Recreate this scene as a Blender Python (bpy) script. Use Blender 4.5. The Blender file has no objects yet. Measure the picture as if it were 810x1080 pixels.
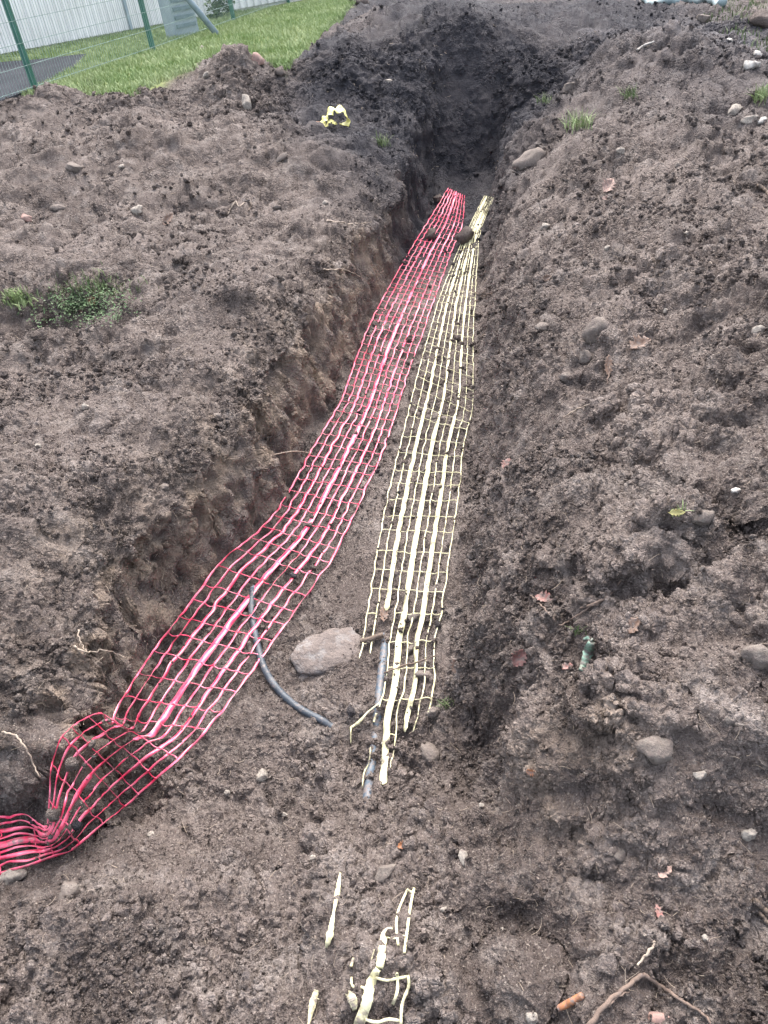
import bpy, math, random
import numpy as np
from mathutils import Vector, Matrix

# ------------------------------------------------------------------ camera, world, sun, exposure
S = bpy.context.scene
COL = S.collection
PITCH, ROLL, FPX = math.radians(37), math.radians(8), 811.0
CAM = np.array([0.0, 0.0, 1.6])
r0 = np.array([1, 0, 0.]); u0 = np.array([0, math.sin(PITCH), math.cos(PITCH)])
FW = np.array([0, math.cos(PITCH), -math.sin(PITCH)])
RT = math.cos(ROLL) * r0 - math.sin(ROLL) * u0
UP = math.sin(ROLL) * r0 + math.cos(ROLL) * u0
cd = bpy.data.cameras.new('camera'); cam = bpy.data.objects.new('camera', cd); COL.objects.link(cam)
M = Matrix(((RT[0], UP[0], -FW[0], CAM[0]), (RT[1], UP[1], -FW[1], CAM[1]), (RT[2], UP[2], -FW[2], CAM[2]), (0, 0, 0, 1)))
cam.matrix_world = M
cd.sensor_fit = 'VERTICAL'; cd.sensor_height = 24; cd.lens = FPX / 1080 * 24
cd.clip_start = 0.05; cd.clip_end = 500
S.camera = cam

SUN_EL, SUN_AZ = math.radians(58), math.radians(12)      # azimuth from +Y towards +X
w = bpy.data.worlds.new('World'); S.world = w; w.use_nodes = True
nt = w.node_tree; bg = nt.nodes['Background']
sky = nt.nodes.new('ShaderNodeTexSky'); sky.sky_type = 'NISHITA'; sky.sun_disc = False
sky.sun_elevation = SUN_EL; sky.sun_rotation = SUN_AZ; sky.air_density = 1.0; sky.dust_density = 4.0; sky.ozone_density = 1.0
hs = nt.nodes.new('ShaderNodeHueSaturation'); hs.inputs['Saturation'].default_value = 0.5
nt.links.new(sky.outputs[0], hs.inputs['Color']); nt.links.new(hs.outputs[0], bg.inputs[0]); bg.inputs[1].default_value = 0.15
sd = bpy.data.lights.new('sun', 'SUN'); sd.energy = 1.05; sd.angle = math.radians(60); sd.color = (1, 0.93, 0.86)
so = bpy.data.objects.new('sun', sd); COL.objects.link(so)
sv = Vector((math.sin(SUN_AZ) * math.cos(SUN_EL), math.cos(SUN_AZ) * math.cos(SUN_EL), math.sin(SUN_EL)))
so.rotation_euler = sv.to_track_quat('Z', 'Y').to_euler()
S.view_settings.view_transform = 'Standard'; S.view_settings.look = 'None'
S.cycles.max_bounces = 4; S.cycles.diffuse_bounces = 2; S.cycles.glossy_bounces = 2
S.cycles.use_adaptive_sampling = True; S.cycles.adaptive_threshold = 0.02
S.view_settings.exposure = 2.26; S.view_settings.gamma = 1; S.view_settings.use_curve_mapping = False

# ------------------------------------------------------------------ helpers
rng = np.random.default_rng(7); random.seed(7)

def ray(u, v):
    return FW + RT * (u - 405) / FPX + UP * (540 - v) / FPX

def P(u, v, z):
    d = ray(u, v); return CAM + d * ((z - CAM[2]) / d[2])

def _h(ix, iy, iz, seed):
    n = (ix.astype(np.uint32) * np.uint32(73856093)) ^ (iy.astype(np.uint32) * np.uint32(19349663)) ^ (iz.astype(np.uint32) * np.uint32(83492791)) ^ np.uint32((seed * 2654435761) & 0xffffffff)
    n ^= n >> np.uint32(15); n *= np.uint32(2246822519); n ^= n >> np.uint32(13); n *= np.uint32(3266489917); n ^= n >> np.uint32(16)
    return n

def perlin(x, y, z, seed=0):
    x = np.asarray(x, np.float32) + 500; y = np.asarray(y, np.float32) + 500; z = np.asarray(z, np.float32) + 500
    ix = np.floor(x).astype(np.int32); iy = np.floor(y).astype(np.int32); iz = np.floor(z).astype(np.int32)
    fx, fy, fz = x - ix, y - iy, z - iz
    sx, sy, sz = [t * t * t * (t * (t * 6 - 15) + 10) for t in (fx, fy, fz)]
    res = 0
    for dx in (0, 1):
        wx = sx if dx else 1 - sx
        for dy in (0, 1):
            wy = sy if dy else 1 - sy
            for dz in (0, 1):
                n = _h(ix + dx, iy + dy, iz + dz, seed)
                gx = (n & np.uint32(1023)).astype(np.float32) / 511.5 - 1
                gy = ((n >> np.uint32(10)) & np.uint32(1023)).astype(np.float32) / 511.5 - 1
                gz = ((n >> np.uint32(20)) & np.uint32(1023)).astype(np.float32) / 511.5 - 1
                res = res + wx * wy * (sz if dz else 1 - sz) * (gx * (fx - dx) + gy * (fy - dy) + gz * (fz - dz))
    return res

def sm(t):
    t = np.clip(t, 0, 1); return t * t * (3 - 2 * t)

def tag(o, label=None, cat=None, group=None, kind=None):
    if label: o['label'] = label
    if cat: o['category'] = cat
    if group: o['group'] = group
    if kind: o['kind'] = kind
    return o

def meshobj(name, V, Fc, mat=None, parent=None, smooth=True, attrs=None):
    """V (n,3) array, Fc either (m,k) array or list of lists"""
    me = bpy.data.meshes.new(name)
    V = np.asarray(V, np.float32)
    if isinstance(Fc, np.ndarray):
        k = Fc.shape[1]; m = Fc.shape[0]
        me.vertices.add(len(V)); me.vertices.foreach_set('co', V.ravel())
        me.loops.add(m * k); me.loops.foreach_set('vertex_index', Fc.astype(np.int32).ravel())
        me.polygons.add(m); me.polygons.foreach_set('loop_start', np.arange(0, m * k, k, dtype=np.int32))
        me.update(calc_edges=True)
    else:
        me.from_pydata([tuple(map(float, p)) for p in V], [], Fc)
    if smooth: me.polygons.foreach_set('use_smooth', np.ones(len(me.polygons), bool))
    if attrs:
        for k_, a in attrs.items():
            at = me.attributes.new(k_, 'FLOAT', 'POINT'); at.data.foreach_set('value', np.asarray(a, np.float32))
    if mat: me.materials.append(mat)
    me.update()
    o = bpy.data.objects.new(name, me); COL.objects.link(o)
    if parent is not None: o.parent = parent
    return o

def empty(name, loc=(0, 0, 0)):
    o = bpy.data.objects.new(name, None); o.location = loc; o.empty_display_size = 0.1; COL.objects.link(o); return o

def catmull(pts, n):
    """resample a list of vectors with n samples"""
    p = np.asarray(pts, float); m = len(p)
    t = np.linspace(0, m - 1, n); i = np.clip(np.floor(t).astype(int), 0, m - 2); f = (t - i)[:, None]
    a = p[np.clip(i - 1, 0, m - 1)]; b = p[i]; c = p[i + 1]; d = p[np.clip(i + 2, 0, m - 1)]
    return 0.5 * ((2 * b) + (-a + c) * f + (2 * a - 5 * b + 4 * c - d) * f ** 2 + (-a + 3 * b - 3 * c + d) * f ** 3)

# ------------------------------------------------------------------ materials
class NT:
    def __init__(s, name, rough=0.8, spec=0.3):
        s.m = bpy.data.materials.new(name); s.m.use_nodes = True; s.t = s.m.node_tree; s.n = s.t.nodes
        s.b = s.n['Principled BSDF']; s.out = s.n['Material Output']
        s.b.inputs['Roughness'].default_value = rough; s.b.inputs['Specular IOR Level'].default_value = spec
        s.co = s.n.new('ShaderNodeTexCoord').outputs['Object']
    def L(s, a, b): s.t.links.new(a, b)
    def val(s, sock, x):
        if hasattr(x, 'is_linked') or hasattr(x, 'links'): s.L(x, sock)
        else: sock.default_value = x
    def noise(s, scale, detail=4, rough=0.55, co=None):
        n = s.n.new('ShaderNodeTexNoise'); n.inputs['Scale'].default_value = scale; n.inputs['Detail'].default_value = detail
        n.inputs['Roughness'].default_value = rough; s.L(co or s.co, n.inputs['Vector']); return n.outputs['Fac']
    def voro(s, scale, feature='F1', rand=1.0, smooth=None, co=None):
        n = s.n.new('ShaderNodeTexVoronoi'); n.feature = feature; n.inputs['Scale'].default_value = scale
        s.L(co or s.co, n.inputs['Vector'])
        if smooth is not None: n.inputs['Smoothness'].default_value = smooth
        return n.outputs['Distance'], n.outputs['Color']
    def ramp(s, x, a, b, c0=0.0, c1=1.0):
        n = s.n.new('ShaderNodeMapRange'); n.clamp = True
        s.val(n.inputs['Value'], x); n.inputs['From Min'].default_value = a; n.inputs['From Max'].default_value = b
        n.inputs['To Min'].default_value = c0; n.inputs['To Max'].default_value = c1; return n.outputs[0]
    def math(s, op, a, b=0.0, c=0.0):
        n = s.n.new('ShaderNodeMath'); n.operation = op
        s.val(n.inputs[0], a); s.val(n.inputs[1], b); s.val(n.inputs[2], c); return n.outputs[0]
    def mix(s, f, a, b):
        n = s.n.new('ShaderNodeMix'); n.data_type = 'RGBA'
        s.val(n.inputs[0], f)
        for q, x in ((6, a), (7, b)):
            if isinstance(x, (tuple, list)): n.inputs[q].default_value = (*x[:3], 1)
            else: s.L(x, n.inputs[q])
        return n.outputs[2]
    def attr(s, name):
        n = s.n.new('ShaderNodeAttribute'); n.attribute_name = name; return n.outputs['Fac']
    def color(s, c):
        if isinstance(c, (tuple, list)): s.b.inputs['Base Color'].default_value = (*c[:3], 1)
        else: s.L(c, s.b.inputs['Base Color'])
    def bump(s, h, dist=0.01, strength=1.0):
        n = s.n.new('ShaderNodeBump'); n.inputs['Distance'].default_value = dist; n.inputs['Strength'].default_value = strength
        s.L(h, n.inputs['Height']); s.L(n.outputs[0], s.b.inputs['Normal'])

SOIL_A, SOIL_B, SOIL_DRY = (0.086, 0.0695, 0.063), (0.139, 0.114, 0.103), (0.217, 0.188, 0.172)

def soil_color(k):
    c = k.mix(k.ramp(k.noise(2.2, 3, 0.6), 0.38, 0.62), SOIL_A, SOIL_B)
    c = k.mix(k.ramp(k.noise(7, 4, 0.65), 0.50, 0.72, 0, 0.85), c, SOIL_DRY)
    c = k.mix(k.ramp(k.noise(23, 3, 0.6), 0.52, 0.75, 0, 0.7), c, (0.066, 0.052, 0.045))
    g = k.voro(260)[1]
    sep = k.n.new('ShaderNodeSeparateColor'); k.L(g, sep.inputs[0])
    c = k.mix(k.ramp(sep.outputs[0], 0.86, 1.0, 0, 0.6), c, (0.30, 0.26, 0.225))
    c = k.mix(k.ramp(sep.outputs[1], 0.6, 1.0, 0, 0.55), c, (0.055, 0.040, 0.034))
    c = k.mix(k.math('MULTIPLY', k.attr('tan'), k.ramp(k.noise(7, 3), 0.4, 0.62, 0.0, 0.75)), c, (0.185, 0.140, 0.105))
    c = k.mix(k.math('MULTIPLY', k.attr('grey'), k.ramp(k.noise(14, 2), 0.35, 0.6, 0.3, 0.9)), c, (0.15, 0.145, 0.155))
    c = k.mix(k.math('MULTIPLY', k.attr('dark'), k.ramp(k.noise(5, 2), 0.3, 0.6, 0.85, 1.0)), c, (0.032, 0.031, 0.036))
    return c

def make_soil():
    k = NT('soil', 0.92, 0.18)
    c = soil_color(k)
    lawn = k.attr('lawn')
    lc = k.mix(k.ramp(k.noise(3, 4), 0.35, 0.65), (0.12, 0.15, 0.05), (0.19, 0.22, 0.09))
    lc = k.mix(k.ramp(k.noise(30, 3), 0.45, 0.7, 0, 0.6), lc, (0.13, 0.12, 0.06))
    c = k.mix(lawn, c, lc)
    k.color(c)
    # crumbs: three sizes of rounded grains that come and go in patches
    nz = k.n.new('ShaderNodeTexNoise'); nz.inputs['Scale'].default_value = 30; nz.inputs['Detail'].default_value = 1; k.L(k.co, nz.inputs['Vector'])
    vm = k.n.new('ShaderNodeVectorMath'); vm.operation = 'MULTIPLY_ADD'
    k.L(nz.outputs['Color'], vm.inputs[0]); vm.inputs[1].default_value = (0.02,) * 3; k.L(k.co, vm.inputs[2])
    co = vm.outputs[0]
    def grains(scale, amp, lo, hi, nscale):
        d = k.voro(scale, co=co)[0]
        h = k.math('SUBTRACT', 0.62, d)
        h = k.math('MAXIMUM', h, 0.0)
        m = k.ramp(k.noise(nscale, 1.5), lo, hi)
        return k.math('MULTIPLY', k.math('MULTIPLY', h, m), amp)
    def clods(scale, amp, lo, hi, nscale):
        e = k.n.new('ShaderNodeTexVoronoi'); e.feature = 'DISTANCE_TO_EDGE'; e.inputs['Scale'].default_value = scale; k.L(co, e.inputs['Vector'])
        c_ = k.voro(scale, co=co)[1]; sp = k.n.new('ShaderNodeSeparateColor'); k.L(c_, sp.inputs[0])
        h = k.math('MULTIPLY', k.math('ADD', sp.outputs[0], 0.15), k.ramp(e.outputs['Distance'], 0.0, 0.22))
        return k.math('MULTIPLY', k.math('MULTIPLY', h, k.ramp(k.noise(nscale, 1.5), lo, hi)), amp)
    h = grains(15, 0.030, 0.50, 0.66, 2.7)
    h = k.math('ADD', h, clods(58, 0.0085, 0.38, 0.55, 5.0))
    h = k.math('ADD', h, clods(26, 0.016, 0.42, 0.58, 3.3))
    h = k.math('ADD', h, grains(95, 0.009, 0.34, 0.55, 6.0))
    h = k.math('ADD', h, k.math('MULTIPLY', k.noise(60, 4, 0.78), 0.017))
    h = k.math('ADD', h, k.math('MULTIPLY', k.noise(300, 2, 0.8), 0.005))
    h = k.math('MULTIPLY', h, k.ramp(lawn, 0, 1, 1, 0.12))
    dp = k.n.new('ShaderNodeDisplacement'); dp.inputs['Midlevel'].default_value = 0.020; dp.inputs['Scale'].default_value = 1.0
    k.L(h, dp.inputs['Height']); k.L(dp.outputs[0], k.out.inputs['Displacement'])
    k.m.displacement_method = 'BOTH'
    return k.m
MAT = {}
MAT['soil'] = make_soil()
k = NT('clod', 0.93, 0.15); k.color(soil_color(k)); k.bump(k.math('ADD', k.noise(110, 7, 0.8), k.math('MULTIPLY', k.voro(170)[0], -0.6)), 0.012); MAT['clod'] = k.m

def simple(name, a, b=None, rough=0.6, spec=0.4, scale=20, bumpd=0.0, dirt=0.0, trans=0.0):
    k = NT(name, rough, spec)
    c = k.mix(k.ramp(k.noise(scale, 5), 0.35, 0.65), a, b or a)
    if dirt: c = k.mix(k.ramp(k.noise(scale * 1.7 + 5, 5, 0.65), 0.62 - dirt * 0.3, 0.78 - dirt * 0.3, 0, 0.92), c, SOIL_B)
    k.color(c)
    if bumpd: k.bump(k.noise(scale * 3, 6, 0.65), bumpd)
    MAT[name] = k.m
    return k
simple('red_plastic', (0.66, 0.017, 0.078), (0.80, 0.18, 0.275), 0.30, 0.8, 14, 0.0006, 0.26)  # paler pink noise patches paint the strands' glossy sheen into the base colour
simple('yellow_plastic', (0.63, 0.60, 0.39), (0.54, 0.50, 0.29), 0.42, 0.4, 16, 0.001, 0.34)
simple('tape_yellow', (0.60, 0.56, 0.20), (0.50, 0.45, 0.14), 0.45, 0.4, 12, 0.001, 0.15)
simple('yellow_dirty', (0.50, 0.47, 0.29), (0.42, 0.39, 0.24), 0.5, 0.4, 40, 0.002, 0.6)
simple('cable', (0.022, 0.030, 0.040), (0.045, 0.056, 0.070), 0.5, 0.4, 25, 0.002, 0.30)
simple('duct', (0.045, 0.065, 0.09), (0.075, 0.10, 0.125), 0.5, 0.4, 30, 0.001, 0.6)
simple('concrete', (0.225, 0.215, 0.21), (0.165, 0.155, 0.15), 0.95, 0.1, 4, 0.035, 0.98)
simple('stone_pale', (0.29, 0.26, 0.225), (0.20, 0.175, 0.15), 0.9, 0.2, 45, 0.006, 0.45)
simple('stone_grey', (0.18, 0.155, 0.135), (0.13, 0.108, 0.094), 0.9, 0.15, 45, 0.008, 0.6)
simple('stone_white', (0.42, 0.40, 0.37), (0.30, 0.275, 0.25), 0.85, 0.3, 25, 0.006, 0.3)
simple('stone_pink', (0.27, 0.17, 0.145), (0.21, 0.145, 0.125), 0.85, 0.25, 30, 0.004, 0.25)
simple('leaf_red', (0.20, 0.085, 0.075), (0.26, 0.15, 0.13), 0.7, 0.3, 60, 0.001, 0.6)
simple('leaf_pink', (0.36, 0.24, 0.20), (0.25, 0.17, 0.14), 0.7, 0.3, 60, 0.001, 0.55)
simple('leaf_brown', (0.12, 0.075, 0.055), (0.18, 0.12, 0.09), 0.7, 0.3, 60, 0.001, 0.5)
simple('leaf_orange', (0.34, 0.14, 0.06), (0.26, 0.12, 0.07), 0.7, 0.3, 60, 0.001, 0.5)
simple('leaf_yellow', (0.45, 0.40, 0.18), (0.35, 0.30, 0.12), 0.6, 0.3, 60, 0.001, 0.1)
simple('grass', (0.14, 0.205, 0.07), (0.26, 0.31, 0.155), 0.6, 0.3, 1.6)
simple('grass_dull', (0.075, 0.12, 0.045), (0.13, 0.15, 0.075), 0.7, 0.2, 8)
simple('weed', (0.050, 0.105, 0.040), (0.095, 0.135, 0.065), 0.7, 0.2, 30, 0, 0.35)
simple('green_plastic', (0.12, 0.22, 0.165), (0.19, 0.29, 0.23), 0.6, 0.3, 40, 0.001, 0.7)
simple('root', (0.17, 0.125, 0.10), (0.11, 0.08, 0.066), 0.85, 0.2, 60, 0.002, 0.2)
simple('root_pale', (0.34, 0.28, 0.22), (0.24, 0.19, 0.15), 0.8, 0.2, 60, 0.001, 0.15)
simple('bark', (0.10, 0.075, 0.06), (0.15, 0.115, 0.09), 0.9, 0.2, 40, 0.004, 0.3)
simple('fence_green', (0.012, 0.085, 0.062), (0.018, 0.11, 0.08), 0.4, 0.5, 6)
simple('wire_green', (0.16, 0.23, 0.21), (0.20, 0.27, 0.25), 0.5, 0.4, 6)
simple('pole_grey', (0.12, 0.17, 0.20), (0.17, 0.22, 0.25), 0.45, 0.5, 10)
simple('cabinet_grey', (0.24, 0.29, 0.33), (0.30, 0.35, 0.38), 0.5, 0.4, 5)
simple('asphalt', (0.026, 0.028, 0.033), (0.038, 0.040, 0.046), 0.95, 0.03, 2, 0.003)
simple('hose', (0.12, 0.17, 0.18), (0.20, 0.25, 0.25), 0.5, 0.4, 4)
kk = NT('cladding', 0.5, 0.4)
cc = kk.mix(kk.ramp(kk.noise(0.9, 4), 0.35, 0.7), (0.76, 0.75, 0.74), (0.60, 0.59, 0.58))
kk.color(cc); MAT['cladding'] = kk.m

# ------------------------------------------------------------------ terrain
def curve_uvz(pts):
    q = np.array([P(*a) if len(a) == 3 else a[1:3] + (0,) for a in pts]); q = q[np.argsort(q[:, 1])]; return q[:, 1], q[:, 0]
XL_Y = np.array([0.5, 1.45, 1.67, 1.98, 2.33, 2.66, 3.11, 3.62, 4.22, 5.12, 6.79, 8.52, 9.6, 14])
XL_X = np.array([-1.10, -1.06, -1.05, -1.00, -0.88, -0.76, -0.58, -0.47, -0.30, -0.01, 0.50, 1.20, 1.50, 3.0])
XR_Y = np.array([0.2, 0.8, 1.2, 1.71, 2.22, 2.76, 3.66, 4.86, 6.52, 8.69, 9.6, 14])
XR_X = np.array([0.35, 0.22, 0.16, 0.17, 0.22, 0.35, 0.55, 0.79, 1.15, 1.68, 2.0, 3.4])
_yy = np.linspace(0, 16, 800)
def _smooth1(y, x, wd=25):
    a = np.interp(_yy, y, x); a = np.pad(a, wd, mode='edge'); ker = np.hanning(2 * wd + 1); ker /= ker.sum(); return np.convolve(a, ker, 'valid')
XLs, XRs = _smooth1(XL_Y, XL_X), _smooth1(XR_Y, XR_X)
def XL(y): return np.interp(y, _yy, XLs)
def XR(y): return np.interp(y, _yy, XRs)

def inpoly(X, Y, poly):
    ins = np.zeros(X.shape, bool); j = len(poly) - 1
    for i in range(len(poly)):
        xi, yi = poly[i]; xj, yj = poly[j]
        ins ^= ((yi > Y) != (yj > Y)) & (X < (xj - xi) * (Y - yi) / (yj - yi + 1e-12) + xi); j = i
    return ins
LZ = 0.60
bl = np.array([P(-260, 150, LZ), P(-60, 122, LZ), P(20, 100, LZ), P(100, 102, LZ), P(140, 100, LZ), P(200, 74, LZ), P(250, 52, LZ), P(300, 74, LZ), P(335, 50, LZ), P(363, 14, LZ), P(385, -12, LZ), P(420, -40, LZ)])[:, :2]
def lawn_d(X, Y):
    """signed distance to the lawn edge, positive on the lawn"""
    best = np.full(X.shape, 1e9, np.float32)
    for a, b in zip(bl[:-1], bl[1:]):
        ab = b - a; L2 = ab @ ab
        t = np.clip(((X - a[0]) * ab[0] + (Y - a[1]) * ab[1]) / L2, 0, 1)
        dx = X - a[0] - t * ab[0]; dy = Y - a[1] - t * ab[1]; d = np.hypot(dx, dy)
        best = np.minimum(best, d)
    poly = [tuple(q) for q in bl] + [(bl[-1][0] + 3, 60), (-60, 60), (-60, bl[0][1])]
    return np.where(inpoly(X, Y, poly), best, -best)

FEAT = []   # (x, y, radius_x, radius_y, height)
def feat(u, v, z, r, h, ry=None):
    q = P(u, v, z); FEAT.append((q[0], q[1], r, ry or r, h))
feat(245, 66, 0.68, 0.30, 0.30); feat(60, 105, 0.66, 0.40, 0.16); feat(150, 120, 0.6, 0.45, 0.08)
feat(262, 100, 0.6, 0.4, 0.10); feat(25, 140, 0.5, 0.5, 0.10)
feat(25, 322, 0.05, 0.30, -0.22, 0.20); feat(110, 312, 0.1, 0.25, -0.09, 0.2)
feat(250, 318, 0.05, 0.16, 0.09, 0.12); feat(205, 340, 0.0, 0.14, 0.04)
feat(60, 355, 0.0, 0.5, 0.07, 0.10); feat(405, 22, 0.8, 1.2, 0.30, 1.3); feat(540, 12, 0.6, 1.6, 0.26, 1.8); feat(470, 15, 0.8, 1.6, 0.28, 1.5); feat(350, 55, 0.7, 0.5, 0.12, 0.5)
feat(548, 470, -0.2, 0.08, -0.17, 0.10); feat(560, 500, -0.15, 0.12, 0.05, 0.08); feat(700, 600, 0.1, 0.12, -0.16, 0.06); feat(700, 555, 0.1, 0.16, 0.07, 0.06); feat(655, 560, 0.1, 0.12, 0.06)
feat(590, 800, -0.2, 0.20, 0.14, 0.13); feat(690, 840, -0.15, 0.25, 0.10, 0.16); feat(795, 430, 0.3, 0.14, -0.10)
feat(690, 50, 0.55, 0.7, 0.34, 0.8); feat(640, 130, 0.3, 0.5, 0.10, 0.5); feat(730, 100, 0.4, 0.8, 0.10)
feat(60, 700, 0.0, 0.13, -0.14, 0.10); feat(30, 560, 0.0, 0.2, 0.06); feat(520, 700, -0.55, 0.10, 0.05)
feat(500, 176, -0.6, 0.30, 0.14, 0.35); feat(462, 185, -0.4, 0.15, 0.15, 0.3); feat(505, 770, -0.55, 0.08, -0.05); feat(250, 990, -0.5, 0.18, -0.05); feat(120, 960, -0.5, 0.14, 0.06)
feat(700, 420, 0.2, 0.4, 0.06, 0.3); feat(640, 350, 0.1, 0.12, 0.05); feat(600, 200, 0.2, 0.4, 0.05)

def base_h(X, Y):
    X = np.asarray(X, np.float32); Y = np.asarray(Y, np.float32)
    wob = 0.03 * perlin(X * 0, Y * 13, X * 0, 4) + 0.10 * perlin(X * 0 + 3.1, Y * 2.1, X * 0, 5) + 0.075 * perlin(X * 0 + 7.1, Y * 5.3, X * 0, 6)
    wob2 = 0.10 * perlin(X * 0 + 13.1, Y * 1.9, X * 0, 7) + 0.07 * perlin(X * 0 + 9.1, Y * 4.7, X * 0, 8)
    xl = XL(Y) + wob + 0.10 * sm((Y - 2.3) / .6) * sm((8.0 - Y) / 1.5); xr = XR(Y) + wob2
    zf = -0.65 + 0.20 * sm((1.55 - Y) / 0.55) + 0.06 * sm((0.95 - Y) / 0.5)
    zf = zf + 0.06 * sm((X - (xr - 0.25)) / 0.25)
    # left bank
    zl = 0.02 + 0.28 * sm((Y - 5.0) / 5.0) + 0.32 * sm((xl - X - 0.4) / 3.5) * sm((Y - 3.5) / 5) - 0.05 * sm((3.0 - Y) / 1.5)
    wl = 0.12 + 0.05 * sm((Y - 6) / 3) - 0.03 * sm((2.4 - Y) / .4)
    lipn = 0.26 + 0.08 * sm((Y - 2.6) / .8) * sm((6 - Y) / 2) + 0.35 * perlin(Y * 1.7, Y * 0, Y * 0, 14)
    SL = sm((xl - X) / wl) * (1 - lipn) + lipn * sm((xl - X) / 0.50)
    SL = SL * sm((Y - 1.42 - 0.10 * perlin(X * 3, Y * 0, Y * 0, 9)) / 0.12)
    # right bank
    d = X - xr
    near = sm((Y - 0.55) / 0.9)
    zr = -0.06 + 0.28 * sm(d / 1.3) + 0.16 * sm((d - 0.8) / 1.5) * sm((Y - 4) / 4) - 0.30 * sm((d - 3.0) / 1.8) + 0.05 * sm((Y - 7) / 4)
    zr = zr * near + (1 - near) * (-0.34 + 0.12 * sm(d / 1.2))
    wr = 0.26 + 0.05 * perlin(Y * 1.3, Y * 0, Y * 0, 11) + 0.10 * sm((1.8 - Y) / 1.0)
    SR = 0.55 * sm(d / wr) + 0.45 * np.clip(d / (wr * 1.5), 0, 1)
    z = zf + (zl - zf) * SL
    z = z + (zr - z) * SR
    # far end of the trench: ramps up into dark heaped soil
    ye = 8.12 + 0.35 * (X - 1.4) * 0 + 0.25 * perlin(X * 1.3, X * 0, X * 0, 12)
    SE = sm((Y - ye) / 1.0) * 0.75 + 0.25 * sm((Y - ye) / 0.3)
    zb = 0.30 - 0.12 * sm((Y - 12) / 6) - 0.15 * sm((X - 4) / 3)
    SE2 = sm((Y - ye) / 1.6)
    inside = sm((X - xl + 0.50) / 0.3) * (1 - sm((d - 0.1) / 0.6))
    z = z + (zb - z) * (SE * inside + SE2 * (1 - inside) * sm((X - XL(Y) + 0.4) / 1.5))
    for (fx, fy, rx, ry, h) in FEAT:
        z = z + h * np.exp(-(((X - fx) / rx) ** 2 + ((Y - fy) / ry) ** 2))
    ld = lawn_d(X, Y)
    lw = sm((ld + 0.30) / 0.45)
    z = z + (LZ - z) * lw
    far = sm((np.hypot(X, Y) - 24) / 20)
    z = z + (0.35 - z) * far * (1 - lw)
    return z, SL, SR, ld

def mid_noise(X, Y, z, SL, SR, ld):
    floor = (1 - np.clip(SL, 0, 1)) * (1 - np.clip(SR, 0, 1))
    amp = 1.0 - 0.62 * floor * sm((Y - 1.3) / 0.6)
    n = 0.22 * perlin(X * 0.9, Y * 0.9, z * 0, 21) + 0.20 * (np.abs(perlin(X * 2.1, Y * 2.1, z, 22)) - 0.15) \
        + 0.13 * (np.abs(perlin(X * 4.6, Y * 4.6, z * 3, 23)) - 0.15)
    return n * amp * (1 - 0.97 * sm((ld + 0.1) / 0.2))

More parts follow.
